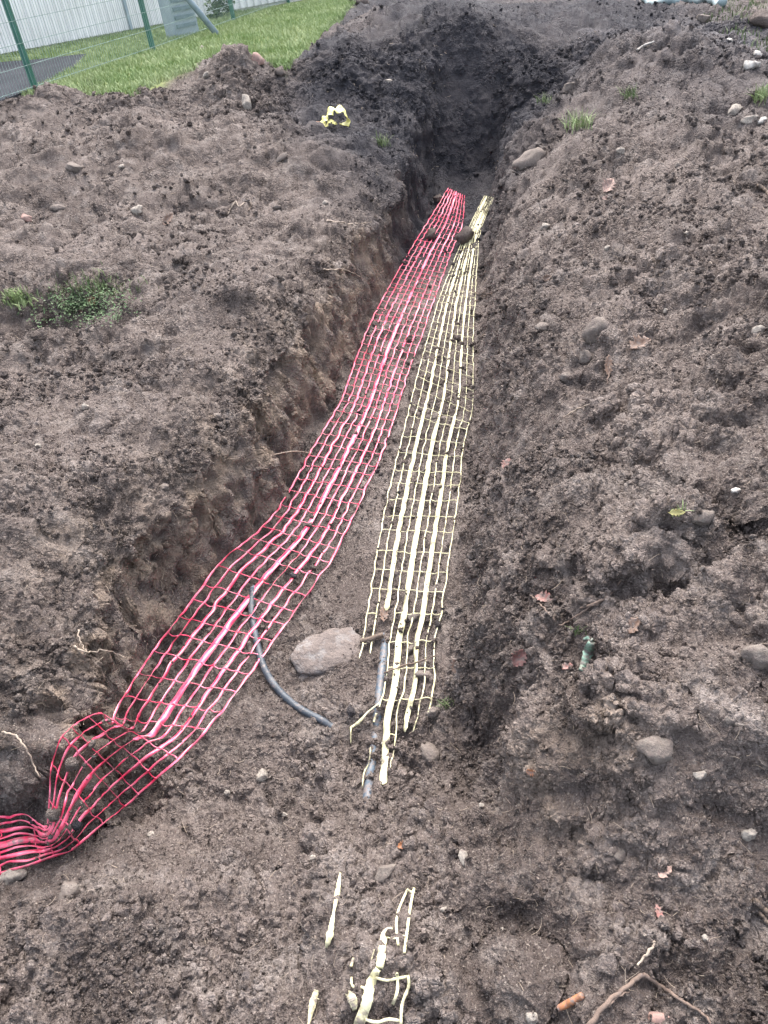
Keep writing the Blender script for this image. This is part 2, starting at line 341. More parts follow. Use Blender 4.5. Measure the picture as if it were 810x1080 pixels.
FAR = np.array([32, 36, 42, 50, 62, 80, 110, 160, 240.])
def build_ground():
    NR, NC = 1250, 1080
    ys = np.concatenate([np.linspace(0.05, 30, 12000)])
    xc = np.interp(ys, [0, 9, 30], [-0.1, 1.35, 4]); hz = base_h(xc, ys)[0]
    dy = np.gradient(ys); dh = np.gradient(hz)
    D = np.sqrt(ys ** 2 + (1.6 - hz) ** 2 + 0.05)
    graze = np.abs(dy * (1.6 - hz) + dh * ys) / D       # projected length seen from above the trench
    dens = (graze + 0.16 * np.hypot(dy, dh)) / D
    c = np.cumsum(dens); c = (c - c[0]) / (c[-1] - c[0])
    Yr = np.interp(np.linspace(0, 1, NR), c, ys); Yr = np.concatenate([Yr, FAR]); n_r = len(Yr)
    NX = 1400
    U = np.linspace(-1, 1, NX)
    XX = np.empty((n_r, NC), np.float32)
    hw = 1.9 + 0.95 * Yr
    cx = 0.10 * Yr
    Xf = cx[:, None] + hw[:, None] * (0.55 * U + 0.45 * U ** 3)[None, :]
    Yf = np.repeat(Yr[:, None], NX, 1)
    Hf = base_h(Xf.ravel(), Yf.ravel())[0].reshape(Xf.shape)
    ds = np.hypot(np.diff(Xf, axis=1), 1.0 * np.diff(Hf, axis=1))
    Xm = 0.5 * (Xf[:, 1:] + Xf[:, :-1]); dist = np.sqrt(Xm ** 2 + Yr[:, None] ** 2 + 2.5)
    inside = 1 / (1 + np.exp((np.abs(Xm / np.maximum(Yr[:, None] + 0.9, 0.5)) - 0.72) * 9))
    wgt = ds / dist * (0.12 + inside)
    cs = np.concatenate([np.zeros((n_r, 1)), np.cumsum(wgt, 1)], 1); cs /= cs[:, -1:]
    # smooth the column distribution between rows
    kw = 45; ker = np.hanning(2 * kw + 3)[1:-1]; ker /= ker.sum(); pad = np.pad(cs, ((kw, kw), (0, 0)), mode='edge')
    cc0 = np.cumsum(np.concatenate([np.zeros((1, NX)), pad]), 0)
    for k2 in (2 * kw + 1,):
        cs = (cc0[k2:] - cc0[:-k2]) / k2
    pad = np.pad(cs, ((20, 20), (0, 0)), mode='edge'); cc0 = np.cumsum(np.concatenate([np.zeros((1, NX)), pad]), 0); cs = (cc0[41:] - cc0[:-41]) / 41
    tt = np.linspace(0, 1, NC)
    for i in range(n_r):
        XX[i] = np.interp(tt, cs[i], Xf[i])
    YY = np.repeat(Yr[:, None], NC, 1).astype(np.float32)
    X = XX.ravel(); Y = YY.ravel()
    z, SL, SR, ld = base_h(X, Y)
    z = z + mid_noise(X, Y, z, SL, SR, ld)
    Z = z.reshape(n_r, NC)
    G = np.stack([XX, YY, Z], -1)
    du = np.gradient(G, axis=1); dv = np.gradient(G, axis=0); N = np.cross(du, dv); N /= np.linalg.norm(N, axis=-1, keepdims=True) + 1e-9
    N = N.reshape(-1, 3)
    V = G.reshape(-1, 3).copy()
    steep = 1 - np.clip(N[:, 2], 0, 1)
    lawn = sm((ld + 0.04 + 0.10 * perlin(X * 3, Y * 3, z, 31)) / 0.16)
    fl = (1 - np.clip(SL, 0, 1)) * (1 - np.clip(SR, 0, 1)) * sm((Y - 1.6) / 0.5)
    a3 = (1 - 0.96 * lawn) * (1 - 0.45 * fl)
    p = V
    patch = sm(perlin(X * 1.7, Y * 1.7, z * 1.7, 40) * 1.6 + 0.55)
    d = 0.060 * (np.abs(perlin(p[:, 0] * 9, p[:, 1] * 9, p[:, 2] * 9, 41)) - 0.12) * (0.30 + 1.1 * patch) \
        + 0.042 * (np.abs(perlin(p[:, 0] * 19, p[:, 1] * 19, p[:, 2] * 15, 42)) - 0.12) * (0.22 + 1.05 * patch) \
        + 0.020 * (np.abs(perlin(p[:, 0] * 41, p[:, 1] * 41, p[:, 2] * 35, 43)) - 0.12)
    d += steep * (0.13 * perlin(p[:, 0] * 4, p[:, 1] * 4, p[:, 2] * 3, 44) + 0.10 * perlin(p[:, 0] * 11, p[:, 1] * 11, p[:, 2] * 8, 45) + 0.05 * perlin(p[:, 0] * 26, p[:, 1] * 26, p[:, 2] * 20, 46))
    V = V + N * (d * a3)[:, None]
    idx = np.arange(n_r * NC).reshape(n_r, NC)
    Fq = np.stack([idx[:-1, :-1], idx[:-1, 1:], idx[1:, 1:], idx[1:, :-1]], -1).reshape(-1, 4)
    dx = X - 0.3
    dark = np.zeros_like(X); jn = 0.5 * perlin(X * 1.1, Y * 1.1, z, 50) + 0.25 * perlin(X * 4, Y * 4, z, 51)
    for (du, dv_, dz, rx, ry) in ((400, 30, .9, 1.1, 2.0), (440, 70, .6, 1.2, 1.8), (515, 110, .1, 1.1, 1.5), (505, 180, -.5, 1.0, 1.1), (455, 130, 0, .7, 1.2), (345, 60, .6, .4, .6), (560, 12, .4, 2.4, 7.0), (500, 40, .5, 1.5, 2.0), (450, 0, .5, 2.8, 8.0)):
        q = P(du, dv_, dz); dark = np.maximum(dark, 1.9 * np.exp(-(((X - q[0]) / rx) ** 2 + ((Y - q[1]) / ry) ** 2)) + jn - .45)
    grey = np.exp(-(((X - 3.4) / 1.0) ** 2 + ((Y - 8.3) / 1.6) ** 2)) * 1.2 + 0.15 * sm((Y - 7) / 5)
    tan = np.clip(steep * 1.4, 0, 1) * np.clip(SL * (1 - SL) * 4 + 0.25, 0, 1) * (1 - sm((V[:, 2] + 0.02) / 0.15)) * (X < XL(Y) + 0.2) * (Y > 1.5)
    q = P(600, 800, -0.1); tan = np.maximum(tan, 0.8 * np.exp(-(((X - q[0]) / 0.16) ** 2 + ((Y - q[1]) / 0.14) ** 2)))
    att = dict(lawn=lawn, dark=np.clip(dark, 0, 1), grey=np.clip(grey, 0, 1), tan=np.clip(tan, 0, 1))
    o = meshobj('soil_ground', V, Fq, MAT['soil'], attrs=att)
    tag(o, kind='structure')
    return o, V, N, att, Fq
ground, GV, GN, GA, GF = build_ground()
bpy.context.view_layer.update()

def cast(u, v):
    d = ray(u, v); L_ = np.linalg.norm(d); d = d / L_
    ok, loc, nrm, _ = ground.ray_cast(Vector(CAM), Vector(d))
    if not ok: return CAM + d * 10, np.array([0, 0, 1.0]), 10.0, d
    loc = np.array(loc); return loc, np.array(nrm), np.linalg.norm(loc - CAM), d
def drop(x, y):
    ok, loc, nrm, _ = ground.ray_cast(Vector((x, y, 6)), Vector((0, 0, -1)))
    return (np.array(loc), np.array(nrm)) if ok else (np.array([x, y, 0.]), np.array([0, 0, 1.]))

# ------------------------------------------------------------------ warning nets
def smooth_arr(a, wd):
    if wd < 1: return a
    ker = np.hanning(2 * wd + 3)[1:-1]; ker /= ker.sum()
    return np.convolve(np.pad(a, wd, mode='edge'), ker, 'valid')

class Net:
    def __init__(s, L, R, n, lift, smooth_w=7, ns=9):
        """L, R: edge stations; lift: list of (station, metres towards the viewer)"""
        s.n = n; s.ns = ns; s.shrink = 0.0
        Lc, Rc = catmull(L, n), catmull(R, n)
        st = np.linspace(0, len(L) - 1, n)
        lf = np.interp(st, [a[0] for a in lift], [a[1] for a in lift])
        lr = np.interp(st, [a[0] for a in lift], [a[2] if len(a) > 2 else a[1] for a in lift])
        s.pts = np.empty((ns, n, 3)); s.st = st
        T = np.empty((ns, n)); Dr = np.empty((ns, n, 3)); T0 = np.empty((ns, n))
        for j in range(ns):
            f = j / (ns - 1)
            for i in range(n):
                uv = Lc[i] * (1 - f) + Rc[i] * f
                loc, _, t, d = cast(uv[0], uv[1]); T0[j, i] = t; Dr[j, i] = d
            T[j] = smooth_arr(T0[j], smooth_w)
        T = 0.25 * np.vstack([T[:1], T[:-1]]) + 0.5 * T + 0.25 * np.vstack([T[1:], T[-1:]])
        for j in range(ns):
            f = j / (ns - 1); l_ = lf * (1 - f) + lr * f
            t = T[j] - np.maximum(l_, 0.010) - 0.008
            t = np.where(l_ > 0, np.minimum(t, T0[j] - 0.016), T0[j] - l_)
            t = smooth_arr(t, 1)
            s.pts[j] = CAM + Dr[j] * t[:, None]
    def strand(s, j, width, i0=0, i1=None, wob=0.003, thick=0.0012, seed=0, jag=False):
        i1 = s.n if i1 is None else i1
        p = s.pts[j, i0:i1].copy(); m = len(p)
        if m < 3: return None
        jl, jr = max(j - 1, 0), min(j + 1, s.ns - 1)
        side = s.pts[jr, i0:i1] - s.pts[jl, i0:i1]
        side /= np.linalg.norm(side, axis=1, keepdims=True) + 1e-9
        tg = np.gradient(p, axis=0); tg /= np.linalg.norm(tg, axis=1, keepdims=True) + 1e-9
        nr = np.cross(side, tg); nr /= np.linalg.norm(nr, axis=1, keepdims=True) + 1e-9
        nr *= np.sign(nr[:, 2:3] + 1e-6)
        arc = np.concatenate([[0], np.cumsum(np.linalg.norm(np.diff(p, axis=0), axis=1))])
        w1 = perlin(arc * 14, arc * 0 + j * 3.3, arc * 0, 60 + seed); w2 = perlin(arc * 5, arc * 0 + j * 5.3, arc * 0, 70 + seed)
        p = p + side * (w1 * wob * 3)[:, None]
        tw = (w2 * 1.9 + w1 * 1.1) * (0.55 if width > .012 else 1)
        sd_ = side * np.cos(tw)[:, None] + nr * np.sin(tw)[:, None]
        n2 = np.cross(sd_, tg)
        hw = width / 2 * (1 + (0.25 if width < .012 else .12) * w1)
        if jag: hw = hw * np.clip(0.3 + np.abs(perlin(arc * 30, arc * 0, arc * 0, 80 + seed)) * 3, 0.15, 1.1)
        hw = hw * (1 - s.shrink * sm((s.st[i0:i1] - 13) / 3))
        tap = np.minimum(1, np.minimum(arc, arc[-1] - arc) / 0.02 + 0.25); hw = hw * tap
        lift_ = nr * (np.abs(np.sin(tw)) * width * 0.15)[:, None]
        a = p + lift_ - sd_ * hw[:, None] - n2 * thick / 2; b = p + lift_ + sd_ * hw[:, None] - n2 * thick / 2
        c_ = p + lift_ + sd_ * hw[:, None] + n2 * thick / 2; d_ = p + lift_ - sd_ * hw[:, None] + n2 * thick / 2
        V = np.stack([a, b, c_, d_], 1).reshape(-1, 3)
        i = np.arange(m - 1) * 4
        F = np.concatenate([np.stack([i + q, i + (q + 1) % 4, i + 4 + (q + 1) % 4, i + 4 + q], -1) for q in range(4)])
        F = np.concatenate([F, [[0, 3, 2, 1], [4 * m - 4, 4 * m - 3, 4 * m - 2, 4 * m - 1]]])
        return V, F
    def cross(s, pitch, width=0.0032, ends=None, starts=None, skip=0.0, thick=0.0016):
        mid = s.pts[s.ns // 2]; arc = np.concatenate([[0], np.cumsum(np.linalg.norm(np.diff(mid, axis=0), axis=1))])
        rows_out = []; a = pitch * 0.6
        while a < arc[-1]:
            Vs, Fs, o = [], [], 0
            ic = np.interp(a, arc, np.arange(s.n)); a += pitch * (1 + 0.12 * random.uniform(-1, 1))
            for j in range(s.ns - 1):
                if random.random() < skip: continue
                if ends is not None and (ic > ends[j] or ic > ends[j + 1]): continue
                if starts is not None and (ic < starts[j] or ic < starts[j + 1]): continue
                i = int(ic); A = s.pts[j, i]; B = s.pts[j + 1, i]
                tg = s.pts[j, min(i + 1, s.n - 1)] - s.pts[j, max(i - 1, 0)]; tg = tg / (np.linalg.norm(tg) + 1e-9)
                nr = np.cross(B - A, tg); nr /= np.linalg.norm(nr) + 1e-9; nr *= np.sign(nr[2] + 1e-6)
                bow = random.uniform(-0.006, 0.006)
                row = []
                for q in range(6):
                    f = q / 5; c0 = A * (1 - f) + B * f + tg * bow * math.sin(math.pi * f) * 1.5 + nr * 0.0016 + np.array([0, 0, -0.004 * math.sin(math.pi * f)])
                    ww = width / 2 * (1.5 if q in (0, 5) else 1)
                    row += [c0 - tg * ww, c0 + nr * thick, c0 + tg * ww, c0 - nr * thick]
                Vs += row
                for q in range(5):
                    for e in range(4):
                        Fs.append([o + q * 4 + e, o + q * 4 + (e + 1) % 4, o + q * 4 + 4 + (e + 1) % 4, o + q * 4 + 4 + e])
                Fs.append([o, o + 1, o + 2, o + 3]); Fs.append([o + 20, o + 23, o + 22, o + 21])
                o += 24
            if o: rows_out.append((np.array(Vs), np.array(Fs)))
        return rows_out

redL = [(473,198),(455,228),(435,260),(412,300),(391,340),(375,380),(359,424),(332,469),(308,513),(280,553),(233,593),(203,633),(161,688),(125,744),(117,764),(104,752),(68,774),(54,812),(52,850),(47,872),(27,860),(0,862),(-60,872)]
redR = [(490,206),(487,238),(475,268),(460,310),(446,350),(431,392),(417,436),(402,480),(380,527),(358,575),(325,625),(299,660),(262,712),(228,758),(205,784),(178,809),(136,847),(105,872),(78,895),(58,903),(30,912),(0,921),(-60,945)]
red = Net(redL, redR, 620, [(0, .02), (7, .02), (9, .03), (10, .05, .03), (12, .06, .03), (13, .05, .025), (14, .03, .02), (15, .12, .04), (16, .17, .05), (17, .17, .06), (18, .12, .05), (19, .06, .03), (20, .05, .02), (22, .03, .02)], 6)
red.shrink = 0.22
rt = empty('warning_net', tuple(red.pts[4, 300]))
tag(rt, 'long red plastic warning net running down the trench and folding at the lower left', 'warning net')
bpy.context.view_layer.update()
off = np.array(rt.location)
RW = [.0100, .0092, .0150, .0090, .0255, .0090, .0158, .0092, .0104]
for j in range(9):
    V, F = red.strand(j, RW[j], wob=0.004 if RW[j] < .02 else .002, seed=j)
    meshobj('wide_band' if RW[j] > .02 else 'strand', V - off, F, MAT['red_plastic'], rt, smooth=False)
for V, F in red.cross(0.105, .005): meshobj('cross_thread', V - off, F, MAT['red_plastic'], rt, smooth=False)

yelL = [(511,206),(493,243),(482,267),(464,313),(455,344),(447,371),(438,405),(424,462),(411,515),(401,564),(392,618),(388,645),(382,680),(376,720),(368,752),(372,780),(384,828)]
yelR = [(521,208),(507,243),(504,268),(501,316),(499,353),(499,387),(498,431),(489,470),(484,518),(477,566),(469,622),(466,645),(459,676),(458,720),(451,752),(443,780),(424,828)]
yel = Net(yelL, yelR, 560, [(0, .012), (10, .015), (11, .012), (16, .012)], 5)
yt = empty('warning_net', tuple(yel.pts[4, 280]))
tag(yt, 'long pale yellow plastic warning net lying straight along the trench floor beside the red one', 'warning net')
off = np.array(yt.location)
YW = [.0058, .0056, .0215, .0056, .0255, .0056, .0215, .0056, .0058]
vend = [12.4, 12.3, 11.0, 13.9, 16, 15.6, 14.8, 14.8, 14.1]
iend = [min(560, int(e / 16 * 559)) for e in vend]
for j in range(9):
    V, F = yel.strand(j, YW[j], 0, iend[j], wob=0.003 if YW[j] < .015 else .0015, seed=20 + j)
    meshobj('wide_band' if YW[j] > .015 else 'strand', V - off, F, MAT['yellow_plastic'], yt, smooth=False)
for V, F in yel.cross(0.135, 0.0046, ends=iend): meshobj('cross_thread', V - off, F, MAT['yellow_plastic'], yt, smooth=False)

# net fragments breaking out of the soil near the camera
def ribbon_px(path, widths, lift=0.006, n=None, seed=0):
    n = n or max(12, len(path) * 9)
    c = catmull(path, n); wv = np.interp(np.linspace(0, 1, n), np.linspace(0, 1, len(widths)), widths)
    T = []; D = []
    for (u, v) in c:
        _, _, t, d = cast(u, v); T.append(t); D.append(d)
    T0 = np.array(T); T = np.minimum(smooth_arr(T0, 4) - lift - .009, T0 - lift * 0.7 - .008); ee = np.linspace(0, 1, n); T = T + 0.03 * (np.clip(1 - ee / .12, 0, 1) ** 2 + np.clip((ee - .88) / .12, 0, 1) ** 2); p = CAM + np.array(D) * T[:, None]
    tg = np.gradient(p, axis=0); tg /= np.linalg.norm(tg, axis=1, keepdims=True) + 1e-9
    view = -np.array(D); tw = 0.5 * perlin(np.arange(n) * .17, np.arange(n) * 0., np.arange(n) * 0., 90 + seed)
    sd_ = np.cross(tg, view); sd_ /= np.linalg.norm(sd_, axis=1, keepdims=True) + 1e-9
    sd_ = sd_ + view * tw[:, None] * 1.2
    hw = (wv / 2 * (1 + 0.35 * perlin(np.arange(n) * .37, np.arange(n) * 0., np.arange(n) * 0., 95 + seed)))[:, None]
    th = view * 0.001
    V = np.stack([p - sd_ * hw, p + sd_ * hw, p + sd_ * hw + th, p - sd_ * hw + th], 1).reshape(-1, 3); i = np.arange(n - 1) * 4
    F = np.concatenate([np.stack([i + q, i + (q + 1) % 4, i + 4 + (q + 1) % 4, i + 4 + q], -1) for q in range(4)])
    return V, F
def join(parts):
    Vs, Fs, o = [], [], 0
    for V, F in parts: Vs.append(V); Fs.append(np.asarray(F) + o); o += len(V)
    return np.concatenate(Vs), np.concatenate(Fs)

scr = empty('net_fragment', tuple(cast(395, 1020)[0])); off = np.array(scr.location)
tag(scr, 'torn piece of yellow warning net surfacing from the soil at the bottom edge', 'net fragment')
for q, (pth, wd) in enumerate([([(415,979),(406,985),(402,1010),(400,1022)], [.005,.017,.020,.016]), ([(400,1020),(392,1035),(386,1060),(377,1084)], [.012,.022,.024,.024])]):
    V, F = ribbon_px(pth, wd, 0.014, seed=q); meshobj('wide_band', V - off, F, MAT['yellow_plastic'], scr, smooth=False)
thin = [([(430,938),(421,958),(418,975),(420,998)], .0062), ([(437,936),(433,955),(429,985),(426,1008)], .0068), ([(407,988),(416,990),(421,986),(429,988)], .003),
        ([(429,938),(436,942)], .0058), ([(418,1030),(419,1028),(419,1045),(414,1060)], .0068), ([(430,1028),(431,1040),(424,1060),(423,1084)], .0068),
        ([(393,1030),(408,1034),(418,1032),(430,1030)], .0058), ([(384,1075),(398,1078),(410,1075),(424,1077)], .0062), ([(371,1030),(372,1040),(384,1042),(385,1050)], .0058)]
for q, (pth, wd) in enumerate(thin):
    V, F = ribbon_px(pth, [wd, wd], 0.015, seed=10 + q); meshobj('strand', V - off, F, MAT['yellow_plastic'], scr, smooth=False)
for nm, lb, pths in [('net_fragment', 'narrow torn yellow strip standing out of the soil left of the larger net piece', [([(359,920),(356,940),(352,962),(348,985),(344,1000)], [.004,.015,.006,.019,.006])]),
                     ('net_fragment', 'short jagged yellow scrap at the bottom edge, furthest left of the yellow pieces', [([(334,1044),(330,1058),(327,1072),(325,1084)], [.010,.019,.010,.004]), ([(331,1052),(337,1054)], [.004,.002])]),
                     ('net_fragment', 'pale torn flap of plastic tape beside the wide band of the bottom net piece', [([(366,1046),(372,1055),(374,1066)], [.012,.022,.008]), ([(373,1010),(370,1020)], [.005,.008]), ([(395,1001),(391,1015)], [.003,.003])]),
                     ('net_fragment', 'small frayed yellow hook of net beside the left side of the buried duct', [([(401,741),(388,751),(378,762),(369,768)], [.006,.005,.012,.006]), ([(397,752),(394,762)], [.008,.006]), ([(370,766),(370,785)], [.006,.003])]),
                     ('net_fragment', 'thin frayed pale strand lying over the end of the grey duct', [([(391,788),(389,805),(384,815),(382,832)], [.006,.005,.006,.003])])]:
    V, F = join([ribbon_px(a, b, 0.013, seed=int(a[0][0])) for a, b in pths])
    tag(meshobj(nm, V, F, MAT['yellow_dirty' if 'yellow' not in lb or 'jag' in lb else 'yellow_plastic']), lb, 'net fragment')

# ------------------------------------------------------------------ tubes, stones, leaves
def tube(pts, rad, ns=10, caps=True):
    p = np.asarray(pts, float); m = len(p); rad = np.broadcast_to(np.asarray(rad, float), (m,))
    tg = np.gradient(p, axis=0); tg /= np.linalg.norm(tg, axis=1, keepdims=True) + 1e-9
    up = np.array([0, 0, 1.0]); V = []
    a = np.cross(tg[0], up); a = a / np.linalg.norm(a) if np.linalg.norm(a) > 0.1 else np.array([1., 0, 0])
    for i in range(m):
        a = a - tg[i] * (a @ tg[i]); a /= np.linalg.norm(a) + 1e-9; b = np.cross(tg[i], a)
        for q in range(ns):
            th = 2 * math.pi * q / ns; V.append(p[i] + rad[i] * (math.cos(th) * a + math.sin(th) * b))
    F = []
    for i in range(m - 1):
        for q in range(ns):
            F.append([i * ns + q, i * ns + (q + 1) % ns, (i + 1) * ns + (q + 1) % ns, (i + 1) * ns + q])
    V = np.array(V)
    if caps:
        V = np.vstack([V, p[0], p[-1]]); c0, c1 = m * ns, m * ns + 1
        for q in range(ns):
            F.append([c0, (q + 1) % ns, q, q]); F.append([c1, (m - 1) * ns + q, (m - 1) * ns + (q + 1) % ns, (m - 1) * ns + (q + 1) % ns])
    F = [f if len(set(f)) == 4 else list(dict.fromkeys(f)) for f in F]
    return V, F
def mj(name, parts, mat, parent=None, off=None, smooth=True):
    Vs, Fs, o = [], [], 0
    for V, F in parts:
        Vs.append(np.asarray(V)); Fs += [[int(i) + o for i in f] for f in F]; o += len(V)
    V = np.concatenate(Vs)
    if off is not None: V = V - off
    return meshobj(name, V, Fs, mat, parent, smooth)
def px_path(path, n, lift, wd=3, wobble=0.0, sd=0):
    c = catmull(path, n); T, D = [], []
    for (u, v) in c:
        _, _, t, d = cast(u, v); T.append(t); D.append(d)
    T = smooth_arr(np.array(T), wd) - np.interp(np.linspace(0, 1, n), np.linspace(0, 1, len(np.atleast_1d(lift))), np.atleast_1d(lift)) if n else T
    p = CAM + np.array(D) * T[:, None]
    if wobble:
        s_ = np.arange(n) * 0.35
        p = p + wobble * np.stack([perlin(s_, s_ * 0 + sd, s_ * 0, 101), perlin(s_, s_ * 0 + sd, s_ * 0, 102), 0.5 * perlin(s_, s_ * 0 + sd, s_ * 0, 103)], 1)
    return p

p = px_path([(267,621),(265,640),(268,662),(272,682),(278,703),(289,722),(306,740),(324,752),(342,761),(352,768)], 60, [.032,.024,.022,.018,.015,.013,.009,.003,-.004,-.016], 4)
ct = empty('cable', tuple(p[30])); off = np.array(ct.location)
tag(ct, 'thick dark grey cable curving out of the soil under the red net', 'cable')
mj('sheath', [tube(p[1:], 0.0145, 14)], MAT['cable'], ct, off)
mj('cut_end', [tube(p[:2] + (p[0] - p[1]) * 0.1, [.0148, .016], 14), tube(np.array([p[0] + (p[0] - p[2]) * .8, p[1]]), .006, 8)], MAT['duct'], ct, off)

p = px_path([(412,640),(407,665),(405,690),(402,715),(399,745),(396,775),(392,805),(389,832),(387,850)], 60, [-.03,-.03,-.010,.004,-.006,-.035,-.006,.003,-.03], 5)
tag(mj('duct', [tube(p, 0.017, 14)], MAT['duct']), 'blue grey plastic duct half buried under the lower end of the yellow net', 'duct')

def ico(sub):
    bm_ = bpy.data.meshes.new('t')
    import bmesh
    b = bmesh.new(); bmesh.ops.create_icosphere(b, subdivisions=sub, radius=1); b.verts.ensure_lookup_table()
    V = np.array([v.co[:] for v in b.verts]); F = np.array([[v.index for v in f.verts] for f in b.faces]); b.free(); bpy.data.meshes.remove(bm_)
    return V, F
ICO1, ICO2, ICO3, ICO4 = ico(1), ico(2), ico(3), ico(4)

def rock_shape(icoV, seed, rough=0.25, facets=9, sharp=1.0):
    """cut a sphere by random planes so that it gets flat faces, then roughen"""
    r = np.random.default_rng(seed); V = icoV.copy()
    if facets:
        nrm = r.normal(size=(facets, 3)); nrm /= np.linalg.norm(nrm, axis=1, keepdims=True)
        for n_, d_ in zip(nrm, r.uniform(0.55, 0.85, facets)):
            s_ = V @ n_; m = s_ > d_; V[m] -= np.outer((s_[m] - d_) * sharp, n_)
    q = V * 2.2 + seed * 1.7
    V = V * (1 + rough * perlin(q[:, 0], q[:, 1], q[:, 2], 200 + seed % 50) + rough * 0.5 * perlin(q[:, 0] * 2.6, q[:, 1] * 2.6, q[:, 2] * 2.6, 3))[:, None]
    return V
def stone(u, v, wpx, hpx, mat, label, cat='stone', name='stone', seed=None, sink=0.75, flat=0.5, group=None, rot=None, facets=12, sub=ICO3, rough=0.35):
    loc, nrm, t, d = cast(u, v); mpp = t / FPX * 1.0
    a = wpx * mpp / 2; b = hpx * mpp / 2
    seed = seed if seed is not None else int(u * 7 + v)
    V = rock_shape(sub[0], seed, rough, facets)
    sc = np.array([a, max(b, a * 0.55), min(a, b) * (0.6 + flat * 0.5)])
    ang = rot if rot is not None else random.uniform(-0.4, 0.4)
    V = V * (sc * 0.9); ca, sa = math.cos(ang), math.sin(ang)
    V = V @ np.array([[ca, sa, 0], [-sa, ca, 0], [0, 0, 1]])
    Rm = np.array(Vector((0, 0, 1)).rotation_difference(Vector(nrm * 0.6 + np.array([0, 0, 0.4])).normalized()).to_matrix())
    V = V @ Rm.T
    o = meshobj(name, V, sub[1], MAT[mat], smooth=sub is ICO4)
    o.location = Vector(loc + np.array([0, 0, sc[2] * (1 - sink) * 0.5]))
    tag(o, label, cat, group)
    return o

cs_ = stone(342, 688, 108, 84, 'concrete', 'large pale grey chunk of rubble half sunk between the red and yellow nets', 'rubble', 'rubble_chunk', 5, 1.0, -.35, facets=14, sub=ICO4, rough=0.28, rot=0.45)
cs_.location.z -= 0.026

def leaf(u, v, lpx, wpx, mat, label, ang=0.0, curl=0.35, lobes=0, cat='leaf', lift=0.006, name='dead_leaf', group=None):
    loc, nrm, t, d = cast(u, v); mpp = t / FPX; L_, W_ = lpx * mpp, wpx * mpp
    nu, nv = 17, 7; V = []
    for i in range(nu):
        s_ = i / (nu - 1); wd = math.sin(math.pi * s_ ** 0.85) ** 0.8 if 0 < s_ < 1 else 0.02
        rg = 1 + .28 * math.sin(i * 1.9 + u) + .18 * math.sin(i * 3.7 + v); wd *= rg
        if lobes: wd *= 0.62 + 0.38 * abs(math.sin(math.pi * s_ * lobes))
        for j in range(nv):
            q = (j / (nv - 1) - 0.5) * 2
            x = (s_ - 0.5) * L_ + abs(q) * 0.08 * L_; y = q * wd * W_ / 2
            z = curl * W_ * (abs(q) ** 1.5 * wd) * 0.8 + curl * 0.35 * L_ * (s_ - 0.5) ** 2 * 2 + 0.05 * W_ * math.sin(7 * s_ + 4 * q)
            V.append((x, y, z))
    V = np.array(V); ca, sa = math.cos(ang), math.sin(ang); V = V @ np.array([[ca, sa, 0], [-sa, ca, 0], [0, 0, 1]])
    nn = Vector(nrm * 0.7 - d * 0.3).normalized(); Rm = np.array(Vector((0, 0, 1)).rotation_difference(nn).to_matrix()); V = V @ Rm.T
    idx = np.arange(nu * nv).reshape(nu, nv); F = np.stack([idx[:-1, :-1], idx[1:, :-1], idx[1:, 1:], idx[:-1, 1:]], -1).reshape(-1, 4)
    o = meshobj(name, V, F, MAT[mat]); o.location = Vector(loc + nrm * lift)
    md = o.modifiers.new('thickness', 'SOLIDIFY'); md.thickness = 0.0008
    tag(o, label, cat, group); return o

LEAVES = [
    (640,198,20,13,'leaf_pink','pale pink curled leaf high on the right bank',0.9,0),
    (640,212,14,8,'leaf_pink','small pale leaf just below the larger pink one on the right bank',-0.3,0),
    (573,634,24,16,'leaf_red','dull red leaf at the tip of the forked root on the right slope',-0.6,0),
    (547,694,24,18,'leaf_red','wide dusty red leaf low on the right side of the trench',0.8,0),
    (599,706,14,10,'leaf_red','small dark red leaf beside the torn green plastic strip',0.1,0),
    (482,704,20,9,'leaf_brown','narrow brown leaf at the right edge of the yellow net',1.4,0),
    (535,492,18,11,'leaf_red','red brown leaf on the trench wall right of the yellow net',1.0,0),
    (641,388,26,9,'leaf_brown','dark rusty leaf hanging upright on the right bank',1.35,0),
    (674,366,28,20,'leaf_brown','lobed light brown oak leaf on the right bank',0.3,3),
    (670,662,22,18,'leaf_brown','crumpled dark brown leaf right of the green plastic strip',0.6,2),
    (561,812,13,8,'leaf_orange','bright orange leaf scrap on top of the near mound',-0.4,0),
    (424,892,12,7,'leaf_orange','small orange brown leaf scrap on the filled trench',0.1,0),
    (576,294,10,7,'leaf_brown','small tan leaf near the upper yellow net on the right bank',0.2,0),
    (695,968,22,7,'leaf_red','dark maroon leaf standing upright near the bottom right',1.5,0),
    (701,922,18,12,'leaf_pink','pale grey pink leaf lying right of the near mound',0.4,2),
    (98,318,12,9,'leaf_orange','orange brown leaf lying on the weeds in the left hollow',0.5,0),
    (88,328,10,8,'leaf_red','red leaf scrap among the weeds in the left hollow',1.2,0),
    (176,233,20,8,'leaf_brown','brown leaf on the left bank upright among clods',1.1,0),
    (712,540,18,7,'leaf_yellow','yellow green leaf near the dark hollow on the right',-0.2,0),
    (405,650,26,10,'leaf_brown','long red brown leaf lying under the wide yellow band',1.45,0),
]
for (u, v, l_, w_, m_, lb, a_, lo) in LEAVES: leaf(u, v, l_ * .85, w_ * .85, m_, lb, a_, 0.4, lo)

